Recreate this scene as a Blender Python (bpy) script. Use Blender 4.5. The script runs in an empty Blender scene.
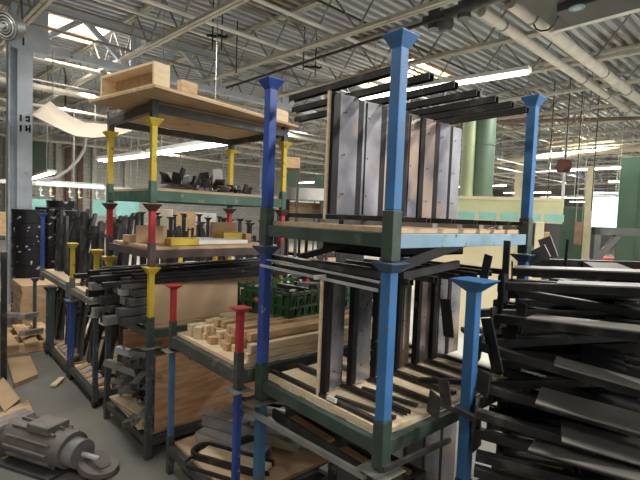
import bpy, bmesh, math, random
from mathutils import Vector, Matrix, Euler
random.seed(7)
C = bpy.context.scene.collection
R = math.radians

# ------------------------------------------------------------------ camera
F, YAW, PITCH, ROLL = 450.76, .8452, .0525, .0385
cy_, sy_, cp, sp = math.cos(YAW), math.sin(YAW), math.cos(PITCH), math.sin(PITCH)
FW = Vector((cy_*cp, sy_*cp, -sp)); RT0 = Vector((sy_, -cy_, 0)); UP0 = RT0.cross(FW)
RT = math.cos(ROLL)*RT0 + math.sin(ROLL)*UP0
UP = -math.sin(ROLL)*RT0 + math.cos(ROLL)*UP0
EYE = Vector((0, 0, 1.7))
cam_data = bpy.data.cameras.new('camera'); cam = bpy.data.objects.new('camera', cam_data); C.objects.link(cam)
cam_data.sensor_width = 36; cam_data.lens = 36*F/640; cam_data.clip_start = .05; cam_data.clip_end = 200
m4 = Matrix((RT, UP, -FW)).transposed().to_4x4(); m4.translation = EYE
cam.matrix_world = m4
bpy.context.scene.camera = cam

def un(u, v, **k):          # the world point seen at pixel (u, v) on a plane x=, y=, z= or at depth d=
    d = FW + RT*((u-320)/F) + UP*((240-v)/F)
    (ax, val), = k.items()
    t = val if ax == 'd' else (val-EYE['xyz'.index(ax)])/d['xyz'.index(ax)]
    return EYE + d*t

# ------------------------------------------------------------------ light and exposure
vs = bpy.context.scene.view_settings
vs.view_transform = 'Standard'; vs.look = 'None'; vs.gamma = 1; vs.use_curve_mapping = False
vs.exposure = 0.22
world = bpy.data.worlds.new('world'); bpy.context.scene.world = world; world.use_nodes = True
bg = world.node_tree.nodes['Background']; bg.inputs[0].default_value = (1, .97, .92, 1); bg.inputs[1].default_value = 1.0

def area(name, loc, sx, sy, power, col=(1, .97, .9), rot=(0, 0, 0)):
    l = bpy.data.lights.new(name, 'AREA'); l.shape = 'RECTANGLE'; l.size = sx; l.size_y = sy
    l.energy = power; l.color = col
    o = bpy.data.objects.new(name, l); o.location = loc; o.rotation_euler = rot; C.objects.link(o); return o
for i, (x, y, p) in enumerate([(3.2, -1.5, 300), (3, 6.5, 110), (.3, 4.2, 90), (-1.5, 1.0, 45), (9, 3, 170), (9, 11, 170), (3, 13, 110), (17, 6, 260),
                               (17, 16, 240), (26, 10, 330), (8, 20, 260), (7, -3, 200)]):
    area('fill_light', (x, y, 4.4), .3, 2.4, p)  # added lamps without fixtures, for general hall light and fill on the racks

# ------------------------------------------------------------------ materials
def mat(name, c1, c2=None, rough=.6, metal=0., scale=6, thr=(.35, .7), stretch=(1, 1, 1), c3=None, c3thr=(.62, .68),
        c3scale=20, bump=0., emit=0):
    m = bpy.data.materials.new(name); m.use_nodes = True; nt = m.node_tree; N = nt.nodes; L = nt.links
    b = N['Principled BSDF']; b.inputs['Roughness'].default_value = rough; b.inputs['Metallic'].default_value = metal
    if emit:
        b.inputs['Base Color'].default_value = (*c1, 1); b.inputs['Emission Color'].default_value = (*c1, 1)
        b.inputs['Emission Strength'].default_value = emit; return m
    tc = N.new('ShaderNodeTexCoord'); mp = N.new('ShaderNodeMapping'); mp.inputs['Scale'].default_value = stretch
    oi = N.new('ShaderNodeObjectInfo'); ad = N.new('ShaderNodeVectorMath'); ad.operation = 'MULTIPLY_ADD'
    ad.inputs[1].default_value = (37, 53, 29); L.new(oi.outputs['Random'], ad.inputs[0]); L.new(tc.outputs['Object'], ad.inputs[2])
    L.new(ad.outputs[0], mp.inputs[0])
    nz = N.new('ShaderNodeTexNoise'); nz.inputs['Scale'].default_value = scale; nz.inputs['Detail'].default_value = 5
    L.new(mp.outputs[0], nz.inputs['Vector'])
    cr = N.new('ShaderNodeValToRGB'); c2 = c2 or tuple(x*.7 for x in c1)
    cr.color_ramp.elements[0].position = thr[0]; cr.color_ramp.elements[1].position = thr[1]
    cr.color_ramp.elements[0].color = (*c2, 1); cr.color_ramp.elements[1].color = (*c1, 1)
    L.new(nz.outputs['Fac'], cr.inputs[0]); out = cr.outputs[0]
    if c3:
        n2 = N.new('ShaderNodeTexNoise'); n2.inputs['Scale'].default_value = c3scale; n2.inputs['Detail'].default_value = 3
        L.new(ad.outputs[0], n2.inputs['Vector'])
        mr = N.new('ShaderNodeMapRange'); mr.inputs[1].default_value, mr.inputs[2].default_value = c3thr
        L.new(n2.outputs['Fac'], mr.inputs[0])
        mx = N.new('ShaderNodeMix'); mx.data_type = 'RGBA'; mx.inputs[7].default_value = (*c3, 1)
        L.new(mr.outputs[0], mx.inputs[0]); L.new(out, mx.inputs[6]); out = mx.outputs[2]
    L.new(out, b.inputs['Base Color'])
    if bump:
        bp = N.new('ShaderNodeBump'); bp.inputs['Strength'].default_value = bump; bp.inputs['Distance'].default_value = .01
        L.new(nz.outputs['Fac'], bp.inputs['Height']); L.new(bp.outputs[0], b.inputs['Normal'])
    return m
M = {}
M['blue'] = mat('blue_paint', (.05, .18, .40), (.035, .13, .31), .45, 0, 5, c3=(.10, .12, .13), c3thr=(.66, .70), c3scale=18)
M['navy'] = mat('navy_paint', (.035, .085, .36), (.022, .055, .25), .45, 0, 5, c3=(.25, .25, .27), c3thr=(.68, .71), c3scale=22)
M['wornplate'] = mat('worn_plate', (.27, .27, .23), (.15, .15, .13), .5, .3, 8)
M['slateblue'] = mat('dark_blue_cap_paint', (.06, .10, .17), (.035, .06, .10), .5, 0, 6)
M['duskblue'] = mat('dusky_blue_paint', (.075, .18, .33), (.05, .13, .24), .5, 0, 6, c3=(.14, .14, .13), c3thr=(.64, .69), c3scale=16)
M['steelblue'] = mat('slate_blue_paint', (.06, .082, .10), (.04, .055, .07), .5, 0, 6, c3=(.16, .15, .12), c3thr=(.62, .68), c3scale=16)
M['yellow'] = mat('yellow_paint', (.68, .50, .05), (.52, .37, .03), .5, 0, 6, c3=(.15, .12, .06), c3thr=(.67, .70), c3scale=20)
M['red'] = mat('red_paint', (.50, .035, .045), (.36, .02, .03), .45, 0, 6, c3=(.3, .2, .18), c3thr=(.68, .72), c3scale=18)
M['maroon'] = mat('maroon_paint', (.11, .03, .03), (.07, .02, .02), .5)
M['green'] = mat('dark_green_paint', (.055, .085, .065), (.03, .05, .04), .4, 0, 7, c3=(.09, .085, .06), c3thr=(.62, .70), c3scale=14)
M['teal'] = mat('teal_green_paint', (.075, .16, .12), (.045, .105, .08), .5, 0, 7, c3=(.2, .2, .15), c3thr=(.62, .7), c3scale=14)
M['olive'] = mat('worn_olive_grey_paint', (.19, .185, .15), (.11, .11, .09), .6, 0, 7)
M['slate'] = mat('dark_slate_paint', (.075, .08, .072), (.042, .046, .042), .5, 0, 7, c3=(.15, .13, .1), c3thr=(.62, .7), c3scale=14)
M['brown'] = mat('brown_primer', (.10, .065, .06), (.06, .04, .04), .5, 0, 7)
M['lightblue'] = mat('pale_blue_paint', (.25, .38, .48), (.16, .27, .36), .4, 0, 7, c3=(.1, .12, .13), c3thr=(.64, .7), c3scale=16)  # badge colour; on the top rack beam it stands in for light
M['ply'] = mat('plywood', (.60, .43, .26), (.44, .29, .16), .7, 0, 5, stretch=(1, 6, 6), c3=(.3, .2, .12), c3thr=(.66, .74), c3scale=6)
M['plyred'] = mat('reddish_plywood', (.60, .35, .19), (.45, .24, .12), .65, 0, 4, (.4, .6), (1.2, 5, 9))
M['mdf'] = mat('tan_board', (.52, .37, .23), (.46, .31, .19), .7, 0, 2)
M['palewood'] = mat('pale_wood', (.80, .66, .45), (.68, .52, .33), .65, 0, 8, stretch=(1, 6, 6))
M['wood'] = mat('raw_lumber', (.66, .47, .27), (.48, .31, .15), .7, 0, 9, stretch=(1, 5, 5))
M['black'] = mat('black_steel', (.016, .016, .017), (.009, .009, .010), .5, 0., 8, c3=(.09, .07, .05), c3thr=(.66, .72), c3scale=12)
M['blackpaint'] = mat('satin_black_paint', (.044, .042, .040), (.020, .019, .019), .4, .1, 9, c3=(.10, .09, .08), c3thr=(.58, .7), c3scale=9)
M['darkgrey'] = mat('dark_grey_steel', (.13, .13, .13), (.08, .08, .085), .42, .5, 7, c3=(.16, .12, .08), c3thr=(.64, .7), c3scale=15)
M['greybar'] = mat('mill_scale_bar', (.32, .31, .29), (.21, .205, .20), .4, .25, 7)
M['platetop'] = mat('weathered_black_plate', (.27, .255, .23), (.16, .15, .14), .4, .3, 5, c3=(.30, .16, .06), c3thr=(.70, .74), c3scale=9)
M['steel'] = mat('brushed_steel', (.58, .58, .63), (.16, .16, .18), .25, .7, 3.2, (.36, .66), (1, 1, .7), c3=(.44, .34, .28), c3thr=(.56, .66), c3scale=3)  # reflections of the hall mixed into the colour as light, dark and warm patches
M['steelwarm'] = mat('steel_warm_reflections', (.56, .44, .37), (.18, .16, .16), .28, .6, 3.2, (.38, .62), (1, 1, .7), c3=(.54, .38, .26), c3thr=(.52, .66), c3scale=2.5)  # steel with stronger warm reflections put into its colour
M['silver'] = mat('bright_steel', (.66, .66, .66), (.45, .45, .45), .3, .4, 6)
M['white'] = mat('white_paint', (.78, .78, .76), (.66, .66, .63), .5, 0, 5)
M['deck'] = mat('galvanised_roof_deck', (.60, .63, .67), (.42, .44, .47), .42, .3, 1.5, stretch=(.3, 2, 2), c3=(.26, .22, .16), c3thr=(.58, .7), c3scale=.6)
M['cream'] = mat('cream_painted_steel', (.60, .57, .49), (.46, .43, .36), .55, 0, 3, c3=(.36, .30, .22), c3thr=(.62, .7), c3scale=7)
M['paleblue'] = mat('pale_grey_blue_paint', (.55, .61, .68), (.44, .49, .56), .5, 0, 4, c3=(.28, .24, .2), c3thr=(.68, .73), c3scale=9)
M['pipe'] = mat('off_white_pipe_wrap', (.80, .76, .70), (.66, .61, .54), .6, 0, 4)
M['rod'] = mat('grey_rod', (.33, .32, .30), (.22, .21, .2), .5, .3, 6)
M['darkrod'] = mat('dark_pipe', (.07, .065, .065), (.04, .04, .04), .5, .3, 5)
M['hood'] = mat('grey_sheet_metal', (.10, .10, .10), (.07, .07, .072), .5, .3, 3)
M['tarp'] = mat('beige_tarpaulin', (.60, .53, .43), (.50, .43, .34), .8, 0, 3)
M['tankgreen'] = mat('pale_green_paint', (.09, .14, .10), (.06, .105, .07), .5, 0, 2)
M['palegreen'] = mat('pale_yellow_green_tank_paint', (.30, .34, .20), (.22, .26, .16), .5, 0, 2)
M['machgreen'] = mat('machine_green_paint', (.045, .085, .053), (.033, .065, .04), .45, 0, 2)
M['yellowgreen'] = mat('pale_yellow_green_paint', (.66, .68, .42), (.53, .55, .33), .5, 0, 2)
M['creampanel'] = mat('cream_panel', (.78, .71, .49), (.66, .58, .38), .55, 0, 2)
M['aqua'] = mat('aqua_sheet', (.33, .66, .62), (.25, .55, .52), .6, 0, 4)
M['orange'] = mat('orange_red_plastic', (.75, .13, .06), (.55, .08, .04), .5)
M['cardboard'] = mat('cardboard', (.50, .35, .21), (.42, .28, .16), .85, 0, 4)
M['crategreen'] = mat('green_plastic', (.022, .11, .035), (.014, .07, .022), .5)
M['tube'] = mat('fluorescent_tube', (1, .98, .92), emit=9)
M['sky'] = mat('skylight_panel', (1, .98, .95), emit=5)
M['window'] = mat('bright_window', (.70, .86, 1), emit=.8)
M['drum'] = mat('black_drum', (.02, .018, .022), (.01, .01, .012), .4, .2, 9, c3=(.45, .4, .43), c3thr=(.64, .67), c3scale=11)
M['rust'] = mat('rusty_brown', (.22, .13, .09), (.13, .08, .06), .8, 0, 5)
M['machine'] = mat('dusty_grey_casting', (.27, .235, .215), (.15, .13, .125), .6, .2, 6)

for n_ in ('black', 'blackpaint', 'drum', 'darkrod'): M[n_].node_tree.nodes['Principled BSDF'].inputs['Specular IOR Level'].default_value = .3
# ------------------------------------------------------------------ mesh helpers
class MB:
    def __init__(s): s.bm = bmesh.new()
    def box(s, c, d, rot=(0, 0, 0)):
        mt = Matrix.Translation(c) @ Euler(rot).to_matrix().to_4x4() @ Matrix.Diagonal((d[0], d[1], d[2], 1))
        bmesh.ops.create_cube(s.bm, size=1, matrix=mt); return s
    def span(s, a, b):      # axis aligned box between two corners
        return s.box([(p+q)/2 for p, q in zip(a, b)], [abs(q-p) for p, q in zip(a, b)])
    def bar(s, a, b, w, h=None, up=(0, 0, 1)):
        a, b = Vector(a), Vector(b); d = b-a; L = d.length; z = d.normalized(); u = Vector(up)
        if abs(z.dot(u)) > .98: u = Vector((1, 0, 0))
        x = u.cross(z).normalized(); y = z.cross(x)
        m = Matrix((x, y, z)).transposed().to_4x4(); m.translation = (a+b)/2
        bmesh.ops.create_cube(s.bm, size=1, matrix=m @ Matrix.Diagonal((w, h or w, L, 1))); return s
    def cyl(s, a, b, r, r2=None, n=16):
        a, b = Vector(a), Vector(b); d = b-a
        m = d.to_track_quat('Z', 'Y').to_matrix().to_4x4(); m.translation = (a+b)/2
        bmesh.ops.create_cone(s.bm, cap_ends=True, segments=n, radius1=r, radius2=r if r2 is None else r2, depth=d.length, matrix=m); return s
    def chan(s, a, b, w, h, t=.004, up=(0, 0, 1)):   # U channel opening downward
        a, b = Vector(a), Vector(b); z = (b-a).normalized(); u = Vector(up); x = u.cross(z).normalized(); y = z.cross(x)
        s.bar(a+y*(h/2), b+y*(h/2), w, t, up)
        for k in (-1, 1): s.bar(a+x*k*w/2, b+x*k*w/2, t, h, up)
        return s
    def frustum(s, c, a, b, h, open_top=True, t=.004):   # flared square cap from side a (bottom) to b (top)
        bm = s.bm; x, y, z = c
        def ring(q, zz): return [bm.verts.new((x+i*q/2, y+j*q/2, zz)) for i, j in ((-1, -1), (1, -1), (1, 1), (-1, 1))]
        r0, r1, r2 = ring(a, z), ring(b, z+h), ring(b, z+h+t)
        for p, q in ((r0, r1), (r1, r2)):
            for i in range(4): bm.faces.new((p[i], p[(i+1) % 4], q[(i+1) % 4], q[i]))
        bm.faces.new(r0[::-1]); bm.faces.new(r2); return s
    def grid(s, f, nu, nv):
        vv = [[s.bm.verts.new(f(i/nu, j/nv)) for j in range(nv+1)] for i in range(nu+1)]
        for i in range(nu):
            for j in range(nv): s.bm.faces.new((vv[i][j], vv[i+1][j], vv[i+1][j+1], vv[i][j+1]))
        return s
    def prism(s, pts, ext):      # polygon swept along a vector
        e = Vector(ext); a = [s.bm.verts.new(p) for p in pts]; b = [s.bm.verts.new(Vector(p)+e) for p in pts]
        s.bm.faces.new(a[::-1]); s.bm.faces.new(b); n = len(a)
        for i in range(n): s.bm.faces.new((a[i], a[(i+1) % n], b[(i+1) % n], b[i]))
        bmesh.ops.recalc_face_normals(s.bm, faces=s.bm.faces); return s
    def build(s, name, m, parent=None, bevel=0, smooth=False, solid=0):
        me = bpy.data.meshes.new(name); s.bm.to_mesh(me); s.bm.free(); me.materials.append(M[m])
        o = bpy.data.objects.new(name, me); C.objects.link(o); o.parent = parent
        if smooth:
            for p in me.polygons: p.use_smooth = True
            e = o.modifiers.new('e', 'EDGE_SPLIT'); e.split_angle = R(35)
        if solid: q = o.modifiers.new('s', 'SOLIDIFY'); q.thickness = solid
        if bevel: q = o.modifiers.new('b', 'BEVEL'); q.width = bevel; q.segments = 2; q.limit_method = 'ANGLE'
        return o
def tag(o, label, cat, group=None, kind=None):
    o['label'] = label; o['category'] = cat
    if group: o['group'] = group
    if kind: o['kind'] = kind
    return o
def thing(name, label, cat, loc=(0, 0, 0), rot=(0, 0, 0), group=None):
    o = bpy.data.objects.new(name, None); o.empty_display_size = .1; C.objects.link(o)
    o.location = loc; o.rotation_euler = rot; return tag(o, label, cat, group)
ORD = 'first second third fourth fifth sixth seventh eighth ninth tenth eleventh twelfth thirteenth fourteenth fifteenth sixteenth seventeenth eighteenth nineteenth twentieth twenty-first twenty-second twenty-third twenty-fourth twenty-fifth twenty-sixth twenty-seventh twenty-eighth twenty-ninth thirtieth thirty-first thirty-second thirty-third thirty-fourth thirty-fifth thirty-sixth'.split()
def struct(o): o['kind'] = 'structure'; return o
def copy_tree(o, loc, rot=None, label=None):
    def cp_(q, par):
        c = q.copy(); C.objects.link(c); c.parent = par
        for ch in q.children: cp_(ch, c)
        return c
    c = cp_(o, None); c.location = loc
    if rot is not None: c.rotation_euler = rot
    if label: c['label'] = label
    return c

# ------------------------------------------------------------------ the hall
o = struct(MB().span((-6, -8, -.1), (48, 27, 0)).build('floor', 'black')); 
def floor_mat():
    m = mat('worn_concrete_floor', (.21, .205, .18), (.13, .128, .115), .45, 0, 1.2, c3=(.30, .28, .24), c3thr=(.5, .75), c3scale=.9)
    nt = m.node_tree; N = nt.nodes; L = nt.links; b = N['Principled BSDF']
    src = b.inputs['Base Color'].links[0].from_socket
    tc = N.new('ShaderNodeTexCoord'); sep = N.new('ShaderNodeSeparateXYZ'); L.new(tc.outputs['Object'], sep.inputs[0])
    # the far bays of the hall have a pale sealed floor
    add = N.new('ShaderNodeMath'); add.operation = 'MAXIMUM'
    sub = N.new('ShaderNodeMath'); sub.operation = 'SUBTRACT'; sub.inputs[1].default_value = 3.5; L.new(sep.outputs[1], sub.inputs[0]); L.new(sub.outputs[0], add.inputs[1])
    L.new(sep.outputs[0], add.inputs[0])
    mr = N.new('ShaderNodeMapRange'); mr.inputs[1].default_value = 5.0; mr.inputs[2].default_value = 5.2; L.new(add.outputs[0], mr.inputs[0])
    mx = N.new('ShaderNodeMix'); mx.data_type = 'RGBA'; mx.inputs[7].default_value = (.62, .60, .53, 1)
    L.new(mr.outputs[0], mx.inputs[0]); L.new(src, mx.inputs[6]); L.new(mx.outputs[2], b.inputs['Base Color'])
    # joints between the slabs
    return m
o.data.materials[0] = floor_mat()
def wall_mat():
    m = bpy.data.materials.new('painted_block_wall'); m.use_nodes = True; N = m.node_tree.nodes; L = m.node_tree.links
    b = N['Principled BSDF']; b.inputs['Roughness'].default_value = .8
    tc = N.new('ShaderNodeTexCoord'); mp = N.new('ShaderNodeMapping'); mp.inputs['Rotation'].default_value = (R(90), 0, 0)
    L.new(tc.outputs['Object'], mp.inputs[0]); br = N.new('ShaderNodeTexBrick')
    br.inputs['Scale'].default_value = 1; br.inputs['Brick Width'].default_value = .4; br.inputs['Row Height'].default_value = .2
    br.inputs['Mortar Size'].default_value = .012; br.inputs['Color1'].default_value = (.52, .52, .48, 1)
    br.inputs['Color2'].default_value = (.43, .44, .41, 1); br.inputs['Mortar'].default_value = (.3, .3, .28, 1)
    L.new(mp.outputs[0], br.inputs['Vector']); L.new(br.outputs[0], b.inputs['Base Color']); return m
M['block'] = wall_mat()
struct(MB().span((-6, 26, 0), (48, 26.3, 5.4)).build('wall_back', 'block'))
struct(MB().span((47, -8, 0), (47.3, 26, 5.4)).build('wall_right', 'cream'))
struct(MB().span((-6.3, -8, 0), (-6, 26, 5.4)).build('light_stop_wall_left', 'block'))  # unseen wall, added to cut the world light from the left
# corrugated roof deck, ribs along X, with two skylight openings
TH = R(94.5); JD = Vector((math.cos(TH), math.sin(TH), 0)); SX = R(1)
def deck():
    bm = bmesh.new(); pitch = .19; prof = [(0, 0), (.075, 0), (.09, .09), (.175, .09)]
    ys = []; y = -7.9
    while y < 26:
        ys += [(y+a, 5.27+b) for a, b in prof]; y += pitch
    holes = [(1.75, 2.85, 9.55, 10.85), (8.1, 9.6, 6.3, 8.5)]
    xs = sorted({-6, 47} | {h for q in holes for h in q[:2]})
    V = [[bm.verts.new((x, y_, z)) for y_, z in ys] for x in xs]
    for i in range(len(xs)-1):
        xm = (xs[i]+xs[i+1])/2
        for j in range(len(ys)-1):
            ym = (ys[j][0]+ys[j+1][0])/2
            if any(h[0] < xm < h[1] and h[2] < ym < h[3] for h in holes): continue
            bm.faces.new((V[i][j], V[i+1][j], V[i+1][j+1], V[i][j+1]))
    me = bpy.data.meshes.new('ceiling'); bm.to_mesh(me); bm.free(); me.materials.append(M['deck'])
    o = bpy.data.objects.new('ceiling', me); C.objects.link(o); o['kind'] = 'structure'
    s = o.modifiers.new('s', 'SOLIDIFY'); s.thickness = .01; s.offset = 1
    for n, (x0, x1, y0, y1) in enumerate(holes):
        q = MB().span((x0, y0, 5.62), (x1, y1, 5.64)).build(f'window_{n+1}', 'sky'); q['kind'] = 'structure'
        f = MB()
        f.span((x0-.04, y0-.04, 5.22), (x0, y1+.04, 5.62)).span((x1, y0-.04, 5.22), (x1+.04, y1+.04, 5.62))
        f.span((x0, y0-.04, 5.22), (x1, y0, 5.62)).span((x0, y1, 5.22), (x1, y1+.04, 5.62))
        f.build('skylight_curb', 'wood', q)
        area('skylight_daylight', ((x0+x1)/2, (y0+y1)/2, 5.58), x1-x0, y1-y0, 90, (1, .98, .94))
deck()

# steel bar joists of the roof
def joist(s, label, group=None, detail=True):
    base = Vector((s/math.sin(TH), 0, 0))
    def p(t, z, off=0): return base + JD*t + Vector((off, 0, z))
    t0, t1 = -5.0, 25.5
    o = thing('roof_joist', label, 'joist', base, group=group)
    g = lambda t, z, off=0: JD*t + Vector((off, 0, z))
    b = MB()
    for k in (-1, 1): b.bar(g(t0, 5.235, k*.035), g(t1, 5.235, k*.035), .05, .055)
    b.build('top_chord', 'cream', o)
    b = MB()
    for k in (-1, 1): b.bar(g(t0, 4.56, k*.035), g(t1, 4.56, k*.035), .05, .055)
    b.build('bottom_chord', 'cream', o)
    b = MB(); n = 58; st = (t1-t0)/n
    for i in range(n):
        a, c = t0+i*st, t0+(i+1)*st
        b.bar(g(a, 4.56 if i % 2 else 5.23), g(c, 5.23 if i % 2 else 4.56), .024)
    b.build('web', 'rod', o)
names = {1: 'roof joist passing over the tall grey column top left', 2: 'roof joist just right of the tall grey column',
         3: 'cream roof joist rising from the girder post to the top edge left of centre', 4: 'cream roof joist crossing above the dark blue and mid blue rack posts',
         5: 'cream roof joist ending at the pipe elbow top right', 6: 'roof joist running beneath the grey heater box'}
S0 = .16
for k in range(24):
    s = S0 + 1.742*k
    joist(s, names.get(k+1, ORD[k]+' roof joist counted from the top left corner, in the far hall'),
          None if k+1 in names else 'identical far roof joists')

# girder trusses along X
def girder(y, label, x0, x1, m='paleblue'):
    o = thing('roof_girder', label, 'girder', (0, y, 0))
    MB().span((x0, -.06, 5.08), (x1, .06, 5.2)).build('top_chord', m, o)
    MB().span((x0, -.07, 4.36), (x1, .07, 4.48)).build('bottom_chord', m, o)
    x = 3.17
    while x-1.85 > x0-.1: x -= 1.85
    while x < x1-.2:
        for q in (-1, 1): MB().bar((x+q*.045, 0, 4.42), (x+q*.045, 0, 5.14), .075).build('post', m, o)
        MB().bar((x+.12, 0, 4.46), (x+.9, 0, 5.1), .09).build('diagonal', m, o)
        MB().bar((x+.98, 0, 5.1), (x+1.73, 0, 4.46), .09).build('diagonal', m, o)
        x += 1.85
    return o
girder(9.3, 'pale blue grey roof truss girder over the tall column', 1.32, 30)
girder(17.5, 'roof truss girder far back near the block wall', -4, 40, 'cream')
# tall column with gusset
o = thing('steel_column', 'tall pale grey steel column with black stencil marks at far left', 'column', (1.27, 9.3, 0))
b = MB(); b.span((-.17, -.14, 0), (-.15, .14, 4.5)).span((.15, -.14, 0), (.17, .14, 4.5)).span((-.15, -.01, 0), (.15, .01, 4.5))
b.span((-.05, -.15, 0), (.17, -.13, 4.5)); b.build('shaft', 'paleblue', o)
MB().span((-.15, -.16, 4.3), (.40, .16, 5.2)).build('gusset', 'paleblue', o)
b = MB()
for dx, dz, w, h in ((.00, 3.16, .03, .11), (.10, 3.19, .06, .03), (.10, 3.13, .06, .03), (.12, 3.16, .025, .1), (.0, 2.99, .03, .11), (.08, 3.0, .03, .1), (.13, 3.0, .025, .13), (.105, 2.99, .07, .025)):
    b.box((dx, -.154, dz), (w, .006, h))
b.build('stencil_marks', 'black', o)
o = thing('steel_column', 'cream square column far off in the middle of the hall', 'column', (20, 9.3, 0))
MB().span((-.15, -.15, 0), (.15, .15, 4.5)).build('shaft', 'creampanel', o)

# service pipes under the roof
def pipe(name, label, pts, r, m='pipe', cat='pipe', bands=None, n=16):
    pts = [Vector(p) for p in pts]; o = thing(name, label, cat, pts[0]); b = MB()
    for a, c in zip(pts, pts[1:]): b.cyl(a-pts[0], c-pts[0], r, n=n)
    for c in pts[1:-1]: bmesh.ops.create_icosphere(b.bm, subdivisions=2, radius=r*1.02, matrix=Matrix.Translation(c-pts[0]))
    b.build('pipe_run', m, o, smooth=True)
    if bands:
        for t in bands:
            a, c = pts[0], pts[-1]; q = (c-a)*t; d = (c-a).normalized()*.02
            MB().cyl(q-d, q+d, r*1.12, n=n).build('band', 'rod', o)
    return o
pipe('wrapped_pipe', 'thinner off-white wrapped pipe running down to the right edge', [(5.6, 3.25, 4.5), (14.3, 3.4, 4.5)], .068, bands=(.07, .45, .62, .8))
pipe('wrapped_pipe', 'thicker off-white wrapped pipe above and right of its twin', [(5.6, 2.86, 4.5), (18, 3.02, 4.5)], .085, bands=(.05, .3, .42, .55))
pipe('conduit', 'bright conduit crossing the roof top left', [(-2, 6.75, 4.75), (24, 7.2, 4.75)], .035, 'white', n=8)
pipe('conduit', 'bright conduit crossing the roof above the dark blue post', [(-1, 5.5, 4.72), (24, 5.9, 4.72)], .03, 'white', n=8)
pipe('conduit', 'thin grey conduit near the girder top chord', [(-2, 8.3, 4.9), (30, 8.8, 4.9)], .03, 'rod', n=8)
pipe('conduit', 'thin grey conduit beyond the first girder', [(-3, 10.2, 4.5), (30, 10.6, 4.5)], .05, 'cream', n=8)
pipe('conduit', 'cream pipe low behind the girder at left', [(-3, 11.9, 4.35), (30, 12.3, 4.35)], .07, 'cream', n=10)
pipe('conduit', 'cream pipe farther behind the girder at left', [(-3, 15.0, 4.3), (30, 15.3, 4.3)], .07, 'cream', n=10)
for i, (y, z, r, m) in enumerate([(7.1, 4.95, .02, 'rod'), (7.35, 5.0, .025, 'rod'), (7.6, 4.9, .03, 'white'), (7.9, 5.0, .02, 'darkrod'), (6.3, 5.0, .02, 'rod'), (6.0, 4.95, .025, 'rod'), (5.1, 4.9, .02, 'darkrod'),
                                 (8.1, 4.7, .02, 'rod'), (8.6, 4.6, .025, 'rod'), (4.5, 5.05, .02, 'rod'), (13.2, 4.2, .04, 'cream'), (16, 4.2, .05, 'cream'), (11.0, 4.3, .02, 'rod'), (19, 4.1, .06, 'cream')]):
    pipe('conduit', ORD[i]+' slim conduit in the bundle crossing the roof at upper left' if i < 10 else ORD[i-10]+' pale pipe beyond the girder seen over the tarp', [(-4, y, z), (30, y+.6, z)], r, m, n=6)
a = un(284, 69, z=4.4); c = un(440, 18, z=4.4)
pipe('sprinkler_pipe', 'thin black sprinkler pipe crossing over the mid blue post cap', [a+(a-c)*.6, c+(c-a)*.02], .025, 'darkrod', n=8)
a = un(430, 124, z=4.2); c = un(640, 118, z=4.2)
pipe('sprinkler_pipe', 'dark pipe crossing the far roof behind the right blue post', [a, c+(c-a)*.3], .04, 'rust', n=8)
a = un(512, 160, z=4.2); c = un(640, 148, z=4.2)
pipe('cream_beam', 'long cream beam low under the far right roof', [a+(a-c)*.4, c+(c-a)*.3], .1, 'creampanel', n=8)
for i, (u, v, dz, sd) in enumerate([(65, 88, .9, 5), (66, 88, .9, 7), (213, 20, .5, 5), (237, 40, .6, 5), (222, 30, .35, 6), (304, 46, .45, 5), (316, 52, .5, 6), (581, 118, 2.4, 10), (553, 112, 2.4, 11), (598, 113, 2.4, 12)]):
    z = 5.25; p = un(u, v, z=4.9 if i < 7 else 4.5); dz += 5.25-p.z; p.z = 5.25
    tag(MB().cyl((0, 0, 0), (0, 0, -dz), .012, n=6).build('drop_rod', 'darkrod'), ['thin hanging rod left of the beige tarp', 'second thin hanging rod left of the beige tarp', 'dark rod hanging from the roof over the left rack', 'rod hanging right of the first girder post', 'short hanging rod by the cable clamp', 'rod hanging above the sheet stacks', 'second rod hanging above the sheet stacks', 'long dark drop rod right of the right blue post', 'faint drop rod behind the right blue post', 'drop rod near the green cabinet'][i], 'rod').location = p
# cable bundles
for lab, u, v in (('dark cable bundle clipped under the roof top centre left', 217, 36), ('dark cable bundle under the roof above the sheet stacks', 313, 67)):
    p = un(u, v, z=4.5); b = MB(); prev = None
    for k in range(9):
        q = Vector((-.16+.04*k, .02*math.sin(k*2), .012*math.sin(k*1.7)))
        if prev: b.cyl(prev, q, .022, n=6)
        prev = q
    x = b.build('cable_bundle', 'black'); x.location = p; x.rotation_euler = (0, 0, R(-40)); tag(x, lab, 'cable')

# heater box top right
o = thing('unit_heater', 'large dark grey heater box hung from the roof top right', 'heater', (5.2, -1.0, 4.35))
MB().span((0, 0, 0), (1.25, 3.65, .5)).build('housing', 'hood', o, bevel=.02)
MB().span((1.25, -.1, -.02), (1.34, 3.72, .08)).build('edge_rail', 'white', o)
MB().span((.55, 2.35, -.09), (1.08, 3.35, 0)).build('bottom_plate', 'hood', o, bevel=.01)
p = un(577, 8, z=4.25) - Vector((5.2, -1.0, 4.35))
d = MB().cyl((p.x, p.y, -.105), (p.x, p.y, -.09), .085, n=24).build('round_badge', 'lightblue', o)
for k in range(3): MB().box((p.x-.03+.03*k, p.y, -.108), (.015, .09-.02*abs(k-1), .006)).build('badge_mark', 'white', d)
pts = [un(u, v, z=4.28)-Vector((5.2, -1.0, 4.35)) for u, v in ((534, 25), (536, 29), (541, 31), (548, 30), (554, 25), (558, 17))]
b = MB()
for a, c in zip(pts, pts[1:]): b.cyl(a, c, .012, n=6)
b.build('cable_loop', 'black', o)
o = thing('valve_cluster', 'rusty pipe valves and elbows beside the pipes at top', 'valve', (5.45, 3.15, 4.55))
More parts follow.
